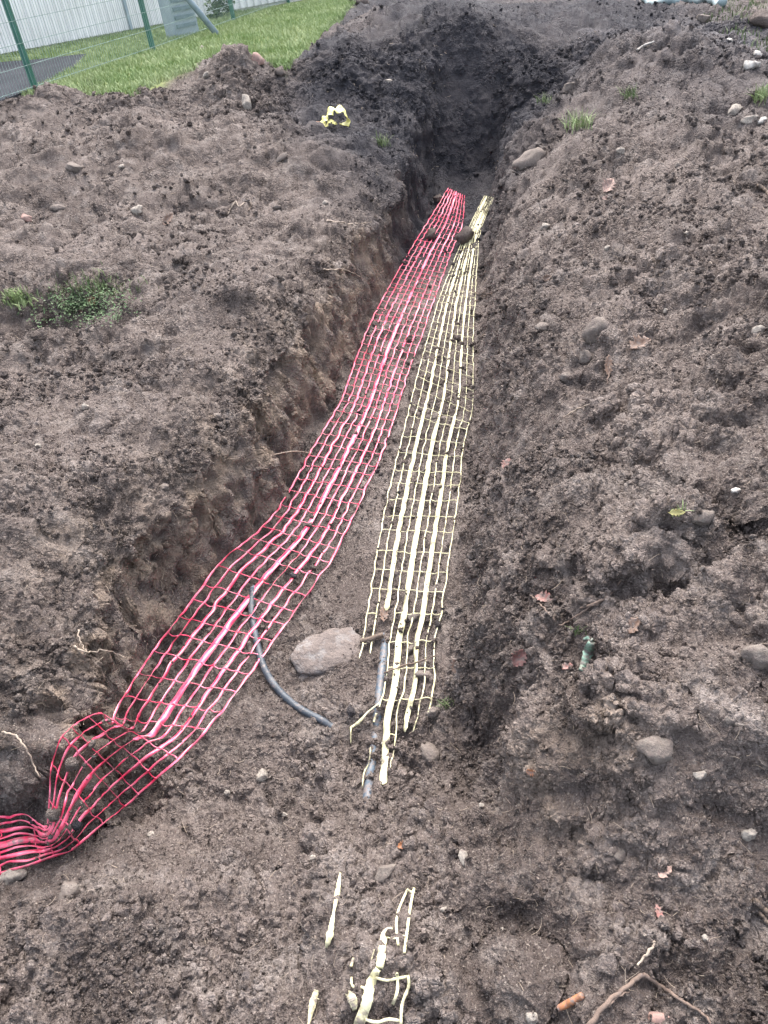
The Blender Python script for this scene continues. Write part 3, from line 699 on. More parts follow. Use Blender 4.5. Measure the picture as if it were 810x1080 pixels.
STONES = [
    (452,795,26,34,'stone_grey','grey brown angular stone at the lower right end of the yellow net'),
    (405,921,34,20,'stone_grey','flat grey stone on the filled part of the trench'),
    (690,792,44,30,'stone_grey','large dark angular clod like stone on the right slope'),
    (560,1074,16,12,'stone_pale','smooth pale pebble at the bottom edge'),
    (694,1076,26,14,'stone_pink','pinkish stone at the bottom edge between the root arms'),
    (489,905,11,18,'stone_pale','small upright greenish grey stone right of the flat one'),
    (652,902,16,22,'stone_grey','grey stone standing on edge below the near mound'),
    (738,818,17,10,'stone_pale','off white stone on the right slope near the edge'),
    (790,880,18,14,'stone_pale','pale stone close to the right edge of the picture'),
    (277,818,14,16,'stone_pale','pale flat stone on the soil right of the red net fold'),
    (73,946,22,30,'stone_grey','long grey stone in the bottom left soil'),
    (12,925,26,18,'stone_pale','pale stone by the left edge just below the red net'),
    (174,514,14,12,'stone_grey','round grey stone on the slope of the left bank'),
    (800,348,16,11,'stone_pale','whitish stone at the right edge of the picture'),
    (763,355,16,12,'stone_grey','grey stone left of the whitish one at the right edge'),
    (617,376,18,18,'stone_grey','grey lump of stone on the right bank below the oak leaf'),
    (596,398,20,12,'stone_grey','flat oval stone on the right bank'),
    (740,546,30,20,'stone_grey','rounded brown grey stone right of the dark hollow'),
    (797,692,40,36,'stone_grey','big rounded stone at the right edge of the slope'),
    (776,517,11,8,'stone_white','small white stone lying on the right bank'),
    (629,350,34,30,'stone_grey','large brown lump standing up from the right bank'),
    (573,345,20,10,'stone_grey','narrow grey stone near the yellow net on the right bank'),
    (27,230,13,9,'stone_pink','small pink brick bit on the left bank'),
    (218,18+62,9,7,'stone_pale','small light stone near the lawn edge'),
    (78,178,22,14,'stone_grey','brown grey stone on the left bank'),
    (62,220,18,8,'stone_grey','dark flat stone lying on the left bank'),
    (293,219,14,8,'stone_grey','dark oval stone on the left bank left of the trench rim'),
    (145,222,14,11,'stone_pale','light stone between clods on the left bank'),
    (297,167,16,10,'stone_grey','blackish stone on the left bank below the yellow scrap'),
    (260,110,14,18,'stone_pale','pale upright stone on the upper left bank'),
    (272,64,14,16,'stone_pink','pinkish broken brick at the lawn edge beside the peak of soil'),
    (791,70,18,14,'stone_white','largest white stone in the upper right corner'),
    (799,60,12,10,'stone_white','white stone behind the largest one in the upper right'),
    (769,44,8,8,'stone_white','white pebble left of the white stones in the upper right'),
    (773,118,22,12,'stone_pale','pale flat stone on the upper right slope'),
    (789,127,18,10,'stone_pale','cream stone resting against the pale flat one, upper right'),
    (803,128,12,7,'stone_white','white sliver of stone at the right edge near the top'),
    (600,92,16,12,'stone_grey','brown grey stone near the far end of the right bank'),
    (558,170,40,26,'stone_grey','big weathered flat stone on the right rim near the trench end'),
    (742,20,16,10,'stone_grey','dark lump of soil stone beside the far grass'),
    (460,440,12,10,'stone_grey','clod like stone caught under the middle of the yellow net'),
    (448,700,12,12,'stone_grey','round stone poking through the yellow net'),
    (437,652,16,16,'stone_grey','brown round stone lying on the yellow net between its bands'),
    (433,686,16,14,'stone_grey','brown lump on the yellow net just below another'),
    (448,712,24,12,'stone_grey','dark clod lying across the right strands of the yellow net'),
    (456,752,18,12,'stone_grey','smooth oval stone at the right lower corner of the yellow net'),
    (240,836,8,8,'stone_pale','tiny pale stone on the soil below the red net'),
    (405,784,10,8,'stone_white','small white fragment beside the yellow band end'),
]
for (u, v, a_, b_, m_, lb) in STONES: stone(u, v, a_, b_, m_, lb)
stone(455, 252, 15, 14, 'clod', 'dark round clod of soil lying on the far part of the red net', 'soil clod', 'soil_clod', rough=.35, facets=4, sink=-.5)
stone(490, 253, 26, 20, 'clod', 'heap of dark soil covering the far part of the yellow net', 'soil clod', 'soil_clod', rough=.4, facets=4, sink=0)
stone(462, 212, 10, 10, 'clod', 'dark clod beside the far top end of the red net', 'soil clod', 'soil_clod', rough=.35, facets=4, sink=-.2)
stone(804, 26, 30, 20, 'clod', 'black lump on the grass at the upper right edge', 'soil clod', 'soil_clod', rough=.3, facets=6, sink=0.2)
stone(378, 4, 24, 14, 'clod', 'dark block of soil at the top edge beside the lawn', 'soil clod', 'soil_clod', rough=.3, facets=8, sink=0.2)
stone(297, 78, 12, 16, 'clod', 'dark upright clod at the foot of the far dark heap', 'soil clod', 'soil_clod', rough=.3, facets=8, sink=0.2)
for (u, v) in [(128,176),(213,52),(343,214),(410,86),(640,262),(702,328),(724,246),(529,348),(560,520),(508,850),(610,930),(468,960),(205,900),(160,880),(90,430),(40,470),(230,440),(330,905),(740,600),(770,760),(665,470),(690,520),(715,175),(655,160),(575,240),(300,860),(745,990),(530,980)]:
    s_ = random.uniform(6, 12)
    stone(u, v, s_, s_ * .8, random.choice(['stone_pale', 'stone_grey', 'stone_pale']), 'small loose pebble lying on bare brown soil', 'stone', group='small pebbles scattered over the dug soil')

# wood, roots
def root(paths, radii, mat, label, cat='root', name='tree_root', lift=0.006, wob=0.01):
    parts = []
    for q, (pth, rd) in enumerate(zip(paths, radii)):
        n = max(14, len(pth) * 8); p_ = px_path(pth, n, lift, 2, wob, q + pth[0][0])
        rr = np.interp(np.linspace(0, 1, n), np.linspace(0, 1, len(rd)), rd); parts.append(tube(p_, rr, 7))
    return tag(mj(name, parts, MAT[mat]), label, cat)
root([[(620,1084),(640,1058),(662,1040),(678,1027)], [(678,1027),(700,1042),(720,1056),(740,1068),(752,1082)], [(642,1062),(650,1052),(664,1046)]], [[.0062,.0052,.0046,.0055],[.0046,.004,.0036,.003,.002],[.0026,.0024,.0015]], 'root', 'thick forked brown root in the bottom right soil', wob=.004)
root([[(672,1018),(684,1004),(691,993)]], [[.002,.003,.0015]], 'root_pale', 'short pale bent rootlet above the thick forked root', lift=.012)
root([[(612,642),(640,630),(655,612),(668,600)], [(640,630),(615,645),(600,655),(590,660)], [(560,628),(572,640),(586,655)]], [[.003,.004,.003,.002],[.004,.003,.003,.002],[.003,.003,.003]], 'root', 'thin branching root over the right slope above the red leaf')
root([[(78,682),(92,688),(110,686),(130,692)], [(82,665),(86,680),(92,688)]], [[.004,.003,.0025,.002],[.003,.002,.002]], 'root_pale', 'pale kinked root sticking out of the left trench wall', lift=.02, wob=.02)
root([[(2,772),(16,776),(28,790),(36,808),(42,820)]], [[.003,.003,.0025,.002,.0015]], 'root_pale', 'long thin pale root hanging at the lower left edge', lift=.02, wob=.007)
root([[(286,480),(310,476),(330,478)]], [[.0025,.003,.002]], 'root_pale', 'straight pale root poking from the left wall across the red net', lift=.05, wob=.01)
root([[(345,232),(372,236),(392,234)], [(340,285),(362,284),(380,292)]], [[.004,.004,.002],[.004,.003,.002]], 'root_pale', 'fine pale roots spread on the far left trench wall', lift=.03, wob=.03)
root([[(500,318),(510,312),(522,308)], [(496,306),(506,310),(512,306)]], [[.003,.004,.002],[.003,.003,.002]], 'root', 'dark twig hanging over the far yellow net from the right wall', lift=.03, wob=.02)
root([[(640,405),(643,390),(640,378)]], [[.003,.003,.002]], 'root', 'rusty brown stalk standing behind the hanging leaf', lift=.01)
root([[(594,440),(608,432),(622,426)]], [[.002,.003,.0015]], 'root_pale', 'short pale straight stick on the right bank', lift=.01)
root([[(405,710),(425,702),(445,697),(462,690)]], [[.0025,.003,.0025,.0015]], 'root', 'thin dark twig crossing over the yellow net', 'twig', 'twig', lift=.03)
root([[(588,1064),(600,1058),(614,1050)]], [[.006,.008,.007]], 'leaf_orange', 'rusty orange stub of root near the bottom edge', lift=.004, wob=0)
root([[(380,676),(390,674),(404,669)]], [[.010,.011,.010]], 'bark', 'short brown wooden stick lying on the left strands of the yellow net', 'stick', 'wooden_stick', lift=.022, wob=.004)
root([[(240,226),(248,213),(252,218),(258,213)]], [[.004,.006,.004,.003]], 'root_pale', 'small pale twig on the left bank', 'twig', 'twig')
root([[(262,52+170),(265,216),(258,208)]], [[.006,.005,.003]], 'bark', 'short broken twig upright on the left bank', 'twig', 'twig')
root([[(672,53),(680,48),(690,44)]], [[.01,.012,.006]], 'stone_white', 'pale white sliver of wood on the far right heap', 'twig', 'twig', lift=.02)
root([[(796,950),(803,956),(812,966)],[(800,962),(812,975)]], [[.007,.006,.006],[.004,.004]], 'bark', 'brown root end at the right edge near the bottom')
root([[(800,195),(806,200),(812,206)]], [[.01,.01,.01]], 'bark', 'weathered root end at the right edge upper part')

# torn green plastic strip
V, F = join([ribbon_px([(615,675),(620,673),(625,676)], [.006,.012,.012], .012, seed=3), ribbon_px([(624,676),(621,686),(617,698),(612,708)], [.016,.030,.022,.010], .010, seed=4)])
tag(meshobj('plastic_strip', V, F, MAT['green_plastic']), 'torn pale green plastic strip crumpled in the right slope', 'plastic scrap')

# crumpled yellow tape on the left bank
loc, nrm, t, d = cast(352, 134)
ct = empty('crumpled_tape', tuple(loc)); tag(ct, 'crumpled yellow tape with a red end lying on the upper left bank', 'tape')
def loops(n, seed, rad, wd, cx=0., cz=0.):
    s_ = np.linspace(0, 1, n); th = s_ * 2 * math.pi * 2.2 + seed
    p_ = np.stack([cx + rad * (np.cos(th) * (1 + .5 * perlin(s_ * 6, s_ * 0, s_ * 0, seed)) + (s_ - .5) * 1.1), rad * .5 * np.sin(th) * (1 + perlin(s_ * 5, s_ * 0, s_ * 0, seed + 1)), cz + rad * .55 + rad * .7 * np.abs(np.sin(th * .5 + .4))], 1)
    ax = np.stack([perlin(s_ * 7, s_ * 0, s_ * 0, seed + 3) * 1.5, perlin(s_ * 7, s_ * 0, s_ * 0, seed + 4) * 1.5, np.ones(n)], 1); tg = np.gradient(p_, axis=0)
    sd_ = np.cross(tg, ax); sd_ = ax * .8 + sd_ / (np.linalg.norm(sd_, axis=1, keepdims=True) + 1e-9) * .8; sd_ /= np.linalg.norm(sd_, axis=1, keepdims=True)
    th_ = np.cross(tg, sd_); th_ = th_ / (np.linalg.norm(th_, axis=1, keepdims=True) + 1e-9) * .0015
    V = np.stack([p_ - sd_ * wd / 2, p_ + sd_ * wd / 2, p_ + sd_ * wd / 2 + th_, p_ - sd_ * wd / 2 + th_], 1).reshape(-1, 3); i = np.arange(n - 1) * 4
    return V, np.concatenate([np.stack([i + q, i + (q + 1) % 4, i + 4 + (q + 1) % 4, i + 4 + q], -1) for q in range(4)])
def pleated(path, wd, seed, n=60):
    c_ = catmull(path, n); s_ = np.linspace(0, 1, n); tg = np.gradient(c_, axis=0); tg /= np.linalg.norm(tg, axis=1, keepdims=True) + 1e-9
    ax = np.stack([.45 * perlin(s_ * 9, s_ * 0, s_ * 0, seed), np.ones(n), .8 * perlin(s_ * 11, s_ * 0, s_ * 0, seed + 1) * 1.6 + .35], 1)
    ax -= tg * (ax * tg).sum(1, keepdims=True); ax /= np.linalg.norm(ax, axis=1, keepdims=True); nr = np.cross(tg, ax)
    rows = []
    for q in np.linspace(-.5, .5, 7):
        rows.append(c_ + ax * (q * wd * (1 + .3 * perlin(s_ * 6, s_ * 0, s_ * 0, seed + 2)))[:, None] + nr * (.016 * perlin(s_ * 16 + q * 3, s_ * 0 + q * 4, s_ * 0, seed + 3))[:, None])
    V = np.stack(rows, 1).reshape(-1, 3); idx = np.arange(n * 7).reshape(n, 7)
    return V, np.stack([idx[:-1, :-1], idx[:-1, 1:], idx[1:, 1:], idx[1:, :-1]], -1).reshape(-1, 4)
V, F = pleated([(-.13, -.05, .0), (-.10, 0, .04), (-.055, .02, .085), (0, .03, .125), (.06, .02, .135), (.115, 0, .10), (.125, -.02, .04), (.09, -.05, .01)], .11, 3)
o = meshobj('yellow_tape', V, F, MAT['tape_yellow'], ct); o.modifiers.new('thickness', 'SOLIDIFY').thickness = .0015
V, F = pleated([(-.12, -.02, .03), (-.08, -.06, .02), (-.02, -.04, .06), (.02, -.07, .03)], .05, 9, 30)
o = meshobj('yellow_tape', V, F, MAT['tape_yellow'], ct); o.modifiers.new('thickness', 'SOLIDIFY').thickness = .0015
V, F = pleated([(-.17, 0, .03), (-.145, -.02, .055), (-.12, -.02, .05)], .045, 12, 20)
o = meshobj('red_tape', V, F, MAT['leaf_orange'], ct); o.modifiers.new('thickness', 'SOLIDIFY').thickness = .0015

# hose at the far right
p = np.array([P(u, v, .22) for u, v in [(678,4),(700,9),(725,9),(745,12),(760,19)]]); p = catmull(p, 30)
for q in p: q[2] = drop(q[0], q[1])[0][2] + 0.05
tag(mj('hose', [tube(p, 0.055, 10)], MAT['hose']), 'blue grey plastic hose lying on the ground at the top right', 'hose')

# ------------------------------------------------------------------ soil crumbs (stuff)
def scatter(name, count, shapes, rfun, weight, mat, sink=0.35, seed=1, label=None, cat='soil clods', at_pos=None):
    r = np.random.default_rng(seed)
    w_ = weight / weight.sum(); idx = r.choice(len(GV), count, p=w_)
    if at_pos is not None: count = len(at_pos); idx = idx[:count]
    rad = rfun(r, count) ; Vs, Fs, at, o = [], [], {k_: [] for k_ in GA}, 0
    dist = np.linalg.norm(GV[idx] - CAM, axis=1)
    rad = rad * np.clip(dist / 3.0, 0.8, 1.7)
    base = [s_[0] for s_ in shapes]; tr = shapes[0][1]
    which = r.integers(0, len(base), count); B = np.stack(base)[which]                # (n, k, 3)
    A = r.normal(size=(count, 4)); A /= np.linalg.norm(A, axis=1, keepdims=True); a, b, c_, d_ = A.T
    Rm = np.stack([np.stack([1 - 2 * (c_ * c_ + d_ * d_), 2 * (b * c_ - a * d_), 2 * (b * d_ + a * c_)], -1), np.stack([2 * (b * c_ + a * d_), 1 - 2 * (b * b + d_ * d_), 2 * (c_ * d_ - a * b)], -1), np.stack([2 * (b * d_ - a * c_), 2 * (c_ * d_ + a * b), 1 - 2 * (b * b + c_ * c_)], -1)], 1)
    sc = r.uniform(0.65, 1.15, (count, 1, 3))
    V = np.einsum('nij,nkj->nki', Rm, B * sc) * rad[:, None, None]
    V += (at_pos if at_pos is not None else GV[idx] + GN[idx] * (rad * (1 - sink) * 0.6 + 0.004)[:, None])[:, None, :]
    nk = V.shape[1]; F = (tr[None] + (np.arange(count) * nk)[:, None, None]).reshape(-1, 3)
    at = {k_: np.repeat(GA[k_][idx], nk) for k_ in GA}
    o = meshobj(name, V.reshape(-1, 3), F, MAT[mat], attrs=at, smooth=False)
    tag(o, label, cat, kind='stuff'); return o
# weight by vertex area, so density is per square metre, thinned with distance
gx, gy, gz = GV.T
proj_c = (GV - CAM) @ FW; pu = 405 + FPX * ((GV - CAM) @ RT) / np.maximum(proj_c, .05); pv = 540 - FPX * ((GV - CAM) @ UP) / np.maximum(proj_c, .05)
vis = (proj_c > .2) & (pu > -150) & (pu < 960) & (pv > -40) & (pv < 1250)
patch = sm(perlin(gx * 1.5, gy * 1.5, gz, 71) * 1.8 + .5) * sm(perlin(gx * 6, gy * 6, gz * 6, 72) * 1.6 + .6) + 0.05
flr = (gx > XL(gy)) & (gx < XR(gy)) & (gy > 1.7)
rt_side = np.where(gx > XR(gy), 1.4, 1.0)
wv = vis * patch * (GA['lawn'] < .2) * np.where(flr, .55, 1.0) * rt_side * (np.clip(GN[:, 2], 0.1, 1))
def small(r, n): return np.minimum(0.0030 * (1 - r.random(n)) ** -0.36, 0.0085)
def mid(r, n): return np.clip(0.0065 * (1 - r.random(n)) ** -0.36, 0, .015)
sh0 = [(rock_shape(ICO1[0], 360 + i, .9, 3), ICO1[1]) for i in range(12)]
def tiny(r, n): return np.minimum(0.0020 * (1 - r.random(n)) ** -0.3, 0.005)
wv0 = vis * (GA['lawn'] < .2) * (.35 + patch) * (np.clip(GN[:, 2], 0.25, 1))
sh1 = [(rock_shape(ICO2[0], 300 + i, .8, 5), ICO2[1]) for i in range(10)]
sh2 = [(rock_shape(ICO3[0], 330 + i, .9, 7), ICO3[1]) for i in range(10)]
scatter('fine_crumbs', 70000, sh0, tiny, wv0, 'clod', seed=9, label='fine angular grains of soil covering the dug ground')
scatter('soil_crumbs', 19000, sh1, small, wv, 'clod', seed=2, label='loose fine crumbs of brown soil scattered over the dug ground')
wvm = wv * (patch > .3) * np.where(flr, .3, 1)
for (u_, v_, z_, r_, a_) in ((430, 740, -.6, .22, 14), (500, 960, -.45, .22, 12), (420, 860, -.5, .2, 14), (540, 660, -.4, .2, 8), (720, 600, .1, .3, 6), (330, 800, -.55, .2, 8), (430, 600, -.6, .15, 5)):
    q = P(u_, v_, z_); wvm = wvm + wv.max() * .06 * a_ / 10 * vis * np.exp(-((gx - q[0]) ** 2 + (gy - q[1]) ** 2) / r_ ** 2)
scatter('soil_lumps', 5200, sh2, mid, wvm, 'clod', sink=.5, seed=3, label='coarser lumps of brown soil scattered over the dug ground')

rn = np.random.default_rng(44); onp = []
for nt_, m_ in ((red, 100), (yel, 120)):
    for _ in range(m_):
        j_ = rn.integers(0, 9); i_ = int(nt_.n * rn.random() ** .7 * .97); onp.append(nt_.pts[j_, i_] + np.array([rn.normal() * .006, rn.normal() * .006, .002]))
scatter('net_crumbs', 400, sh1, lambda r_, n_: np.minimum(.0035 * (1 - r_.random(n_)) ** -.45, .013), wv, 'clod', seed=12, label='crumbs of soil caught on the strands of the red and yellow nets', at_pos=np.array(onp))

# fine straw and rootlets
def fibres(count, weight, seed):
    r = np.random.default_rng(seed); idx = r.choice(len(GV), count, p=weight / weight.sum())
    n = 6; Ls = r.uniform(.010, .045, count); rad = r.uniform(.0004, .0009, count) * np.clip(np.linalg.norm(GV[idx] - CAM, axis=1) / 2.5, .8, 2)
    dr = r.normal(size=(count, 3)); dr -= GN[idx] * (dr * GN[idx]).sum(1, keepdims=True) * .75; dr /= np.linalg.norm(dr, axis=1, keepdims=True)
    bend = r.normal(size=(count, 3)) * .9; t_ = np.linspace(0, 1, n)
    p_ = (GV[idx] + GN[idx] * .008)[:, None, :] + (dr * Ls[:, None])[:, None, :] * t_[None, :, None] + (bend * Ls[:, None])[:, None, :] * ((t_ - .5) ** 2)[None, :, None]
    a_ = np.cross(dr, r.normal(size=(count, 3))); a_ /= np.linalg.norm(a_, axis=1, keepdims=True); b_ = np.cross(dr, a_)
    ring = np.stack([a_, -.5 * a_ + .87 * b_, -.5 * a_ - .87 * b_], 1)
    V = p_[:, :, None, :] + ring[:, None, :, :] * rad[:, None, None, None]
    base = np.arange(count)[:, None, None] * n * 3; i = np.arange(n - 1)[None, :, None] * 3; q = np.arange(3)[None, None, :]
    F = np.stack([base + i + q, base + i + (q + 1) % 3, base + i + 3 + (q + 1) % 3, base + i + 3 + q], -1).reshape(-1, 4)
    o = meshobj('rootlets', V.reshape(-1, 3), F, MAT['root_pale'])
    tag(o, 'fine pale rootlets and straw caught in the soil', 'rootlets', kind='stuff')
fibres(1500, vis * (GA['lawn'] < .2) * np.clip(.12 + 1.5 * np.clip(.85 - GN[:, 2], 0, 1) * (gx < XL(gy) + .1), 0, 1) * np.where(flr, .2, 1), 5)

# ------------------------------------------------------------------ grass
def blades(name, pos, h, wd, mat, label, cat, kind=None, group=None, seed=1, spread=.35, at=None, obj_loc=None):
    r = np.random.default_rng(seed); n = len(pos); h = h * r.uniform(.45, 1.15, n)
    az = r.uniform(0, 2 * math.pi, n); ln = r.uniform(0, spread * 2, n); dr = np.stack([np.cos(az), np.sin(az), np.zeros(n)], 1)
    sd_ = np.stack([-np.sin(az + r.uniform(-1, 1, n)), np.cos(az), np.zeros(n)], 1) * wd / 2
    t_ = [0, .5, .85, 1.0]; ww = [1, .85, .45, .04]; rows = []
    for a_, b_ in zip(t_, ww):
        c_ = pos + dr * (ln * h * a_ ** 2)[:, None] + np.array([0, 0, 1.0]) * (h * a_ * (1 - .25 * ln * a_))[:, None]
        rows += [c_ - sd_ * b_, c_ + sd_ * b_]
    V = np.stack(rows, 1); base = np.arange(n)[:, None] * 8
    F = np.concatenate([base + np.array([[2 * q, 2 * q + 1, 2 * q + 3, 2 * q + 2]]) for q in range(3)])
    V = V.reshape(-1, 3)
    if obj_loc is not None: V = V - np.array(obj_loc)
    o = meshobj(name, V, F, MAT[mat], smooth=False)
    if obj_loc is not None: o.location = obj_loc
    tag(o, label, cat, group, kind); return o
def fence_line():
    a = P(38, 96, LZ); b = P(162, 54, LZ); c = P(247, 23, LZ); return a[:2], b[:2], c[:2]
FA, FB, FC = fence_line()
asph = [P(-260, 92, LZ)[:2], P(-260, 150, LZ)[:2], P(-60, 136, LZ)[:2], P(0, 109, LZ)[:2], P(40, 93, LZ)[:2], P(82, 70, LZ)[:2], P(92, 58, LZ)[:2], P(40, 64, LZ)[:2], P(0, 67, LZ)[:2]]
r = np.random.default_rng(11)
N_ = 330000; gX = r.uniform(-11, 2.5, N_); gY = 7.0 + 12 * r.random(N_) ** 1.2
ld = lawn_d(gX, gY) + .06 * perlin(gX * 4, gY * 4, gX * 0, 5)
keep = (ld > -0.05) & ~inpoly(gX, gY, asph) & (gX > -1.0 - .62 * gY) & (gY < 18.0) & (perlin(gX * 2, gY * 2, gX * 0, 77) + r.random(N_) * .9 > -.05)
gX, gY = gX[keep], gY[keep]
pos = np.stack([gX, gY, np.full(len(gX), LZ - .005)], 1)
blades('grass', pos, .065, .008, 'grass', 'bright green lawn grass between the dug soil and the green fence', 'grass', 'stuff', seed=3)
# grass on the far right verge
N_ = 26000; gX = r.uniform(3.6, 9, N_); gY = r.uniform(5.5, 14, N_); q1 = (P(770, 8, .2)[:2], P(820, 100, .2)[:2])
ab = q1[1] - q1[0]; sdv = (ab[0] * (gY - q1[0][1]) - ab[1] * (gX - q1[0][0])) / np.linalg.norm(ab)
keep = (sdv > -0.25 + .5 * perlin(gX, gY, gX * 0, 91)) & (perlin(gX * 1.6, gY * 1.6, gX * 0, 92) + r.random(N_) * .6 > .1)
gX, gY = gX[keep], gY[keep]; tri = np.array([drop(x, y)[0] for x, y in zip(gX[:9000], gY[:9000])])
if len(tri): blades('verge_grass', tri, .07, .009, 'grass_dull', 'thin dull grass on the verge at the upper right corner', 'grass', 'stuff', seed=8)

def tuft(u, v, wpx, n, h, mat, label, name='grass_tuft', cat='grass tuft', seed=0, wd=.005, ypx=None):
    r = np.random.default_rng(seed + int(u)); pts = []
    for _ in range(n):
        a_ = r.normal(0, wpx / 3.2); b_ = r.normal(0, (ypx or wpx * .5) / 3.2); pts.append(cast(u + a_, v + b_)[0])
    c_ = cast(u, v)[0]
    return blades(name, np.array(pts) - np.array([0, 0, .004]), h, wd, mat, label, cat, seed=seed + 5, spread=.6, obj_loc=tuple(c_))
tuft(611, 134, 22, 130, .13, 'grass', 'green grass tuft on the right rim near the far end')
tuft(403, 153, 10, 60, .10, 'grass_dull', 'small yellowish grass tuft on the left rim of the trench')
tuft(574, 108, 14, 60, .08, 'grass_dull', 'sparse grass sprout at the far end of the right rim')
tuft(803, 106, 14, 90, .12, 'grass', 'grass tuft on the right edge below the white stones')
tuft(664, 103, 12, 70, .09, 'grass_dull', 'dark grass tuft on the upper part of the right heap')
tuft(20, 318, 26, 260, .07, 'grass', 'light green grass growing at the left end of the hollow', seed=3)
tuft(471, 742, 16, 40, .035, 'grass_dull', 'few dark green blades beside the lower right of the yellow net', wd=.003)
tuft(716, 540, 12, 24, .03, 'grass', 'few green blades near the dark hollow on the right', wd=.004)
tuft(610, 655+12, 14, 20, .03, 'grass_dull', 'small grass sprig above the green plastic strip', wd=.003)
tuft(100, 92, 26, 200, .08, 'grass_dull', 'trampled grass patch between lumps of soil near the lawn edge', seed=4)

# leafy weed mat in the left hollow
def leafy(name, centers, n, size, mat, label, cat, seed, hgt=.05, parent=None, rad=None):
    r = np.random.default_rng(seed); V, F = [], []
    for q in range(n):
        c_ = centers[r.integers(len(centers))]; p_ = np.array(c_) + r.normal(size=3) * (rad if rad is not None else np.array([.03, .03, .012])) + np.array([0, 0, r.uniform(0, hgt)])
        nrm_ = Vector((r.normal() * .5, r.normal() * .5, 1)).normalized(); Rm = np.array(Vector((0, 0, 1)).rotation_difference(nrm_).to_matrix()); a_ = r.uniform(0, 6.28)
        s_ = size * r.uniform(.5, 1.2); shp = np.array([(-1, 0, 0), (-.3, .5, .12), (.5, .42, .1), (1.1, 0, -.15), (.5, -.42, .1), (-.3, -.5, .12), (0, 0, 0)]) * s_
        ca, sa = math.cos(a_), math.sin(a_); shp = shp @ np.array([[ca, sa, 0], [-sa, ca, 0], [0, 0, 1]]) @ Rm.T + p_; o_ = len(V)
        V += list(shp); F += [[o_ + 6, o_ + i, o_ + (i + 1) % 6] for i in range(6)]
    c0 = np.array(centers).mean(0); o = meshobj(name, np.array(V) - c0, np.array(F), MAT[mat], parent, smooth=False)
    if parent is None: o.location = c0
    tag(o, label, cat); return o
cs2 = [cast(a_, b_)[0] for a_, b_ in zip(88 + 24 * r.normal(size=200), 325 + 9 * r.normal(size=200))]
cs2 = [c_ for c_ in cs2]
leafy('weed_patch', cs2, 2200, .0085, 'weed', 'dark green leafy weeds growing in the left hollow of the bank', 'weeds', 4, .05)
cs3 = [cast(r.uniform(70, 170), r.uniform(288, 322))[0] for _ in range(60)]
tuft(100, 306, 70, 420, .05, 'grass_dull', 'dusty grey green grass along the far side of the left hollow', seed=9, ypx=24)

# ------------------------------------------------------------------ fence, shed, asphalt
def boxm(c, sx, sy, sz, rz=0.0):
    V = np.array([(x, y, z) for x in (-.5, .5) for y in (-.5, .5) for z in (0, 1)]) * (sx, sy, sz)
    ca, sa = math.cos(rz), math.sin(rz); V = V @ np.array([[ca, sa, 0], [-sa, ca, 0], [0, 0, 1]]) + np.array(c)
    return V, [[0, 1, 3, 2], [4, 6, 7, 5], [0, 4, 5, 1], [2, 3, 7, 6], [0, 2, 6, 4], [1, 5, 7, 3]]
# asphalt yard behind the fence
V = np.array([(x, y, LZ + .02) for x, y in asph] + [(x, y, LZ - .1) for x, y in asph]); n = len(asph)
o = mj('asphalt_yard', [(V, [list(range(n))[::-1]] + [[i, (i + 1) % n, n + (i + 1) % n, n + i] for i in range(n)])], MAT['asphalt'], smooth=False)
tag(o, kind='structure')

dAB = (FB - FA); LAB = np.linalg.norm(dAB)
fpts = [FA - dAB * 2.0, FA - dAB, FA, FB, FC, FC + (FC - FB)]
ft = empty('mesh_fence', (FA[0], FA[1], LZ)); off = np.array(ft.location)
tag(ft, 'dark green post and wire mesh fence between the lawn and the yard', 'fence')
for q in fpts:
    ang = math.atan2(dAB[1], dAB[0])
    prt = [boxm((q[0], q[1], LZ - .1), .06, .06, 1.95, ang)]
    po = mj('post', prt, MAT['fence_green'], ft, off, smooth=False)
    bv = po.modifiers.new('bevel', 'BEVEL'); bv.width = .008; bv.segments = 2
    cp = mj('cap', [boxm((0, 0, 0), .068, .068, .03, ang)], MAT['fence_green'], po, None, smooth=False); cp.location = (q[0] - off[0], q[1] - off[1], LZ + 1.853 - off[2])
for a_, b_ in zip(fpts[:-1], fpts[1:]):
    dv = b_ - a_; L_ = np.linalg.norm(dv); u_ = dv / L_; nn = np.array([-u_[1], u_[0]]) * .034; ang = math.atan2(dv[1], dv[0]); prt = []
    nw = int(L_ / .05)
    for i in range(nw + 1):
        c_ = a_ + u_ * (i * L_ / nw) + nn * -1; prt.append(boxm((c_[0], c_[1], LZ + .03), .003, .003, 1.75, ang))
    for zz in np.arange(.05, 1.8, .2):
        c_ = (a_ + b_) / 2 - nn; prt.append(boxm((c_[0], c_[1], LZ + zz), L_, .005, .005, ang))
    mj('wire_panel', prt, MAT['wire_green'], ft, off, smooth=False)

# leaning pole
b0 = P(232, 37, LZ); t0_ = P(196, -4, LZ); bt = np.array([b0[0], b0[1], LZ - .05])
dd = ray(196, -4); tt_ = (b0[1] + .25) / dd[1]; tp = CAM + dd * tt_; dirv = (tp - bt) / np.linalg.norm(tp - bt)
tag(mj('leaning_pole', [tube(np.array([bt, bt + dirv * 1.9]), .045, 12)], MAT['pole_grey']), 'blue grey metal pole leaning beside the green fence', 'pole')

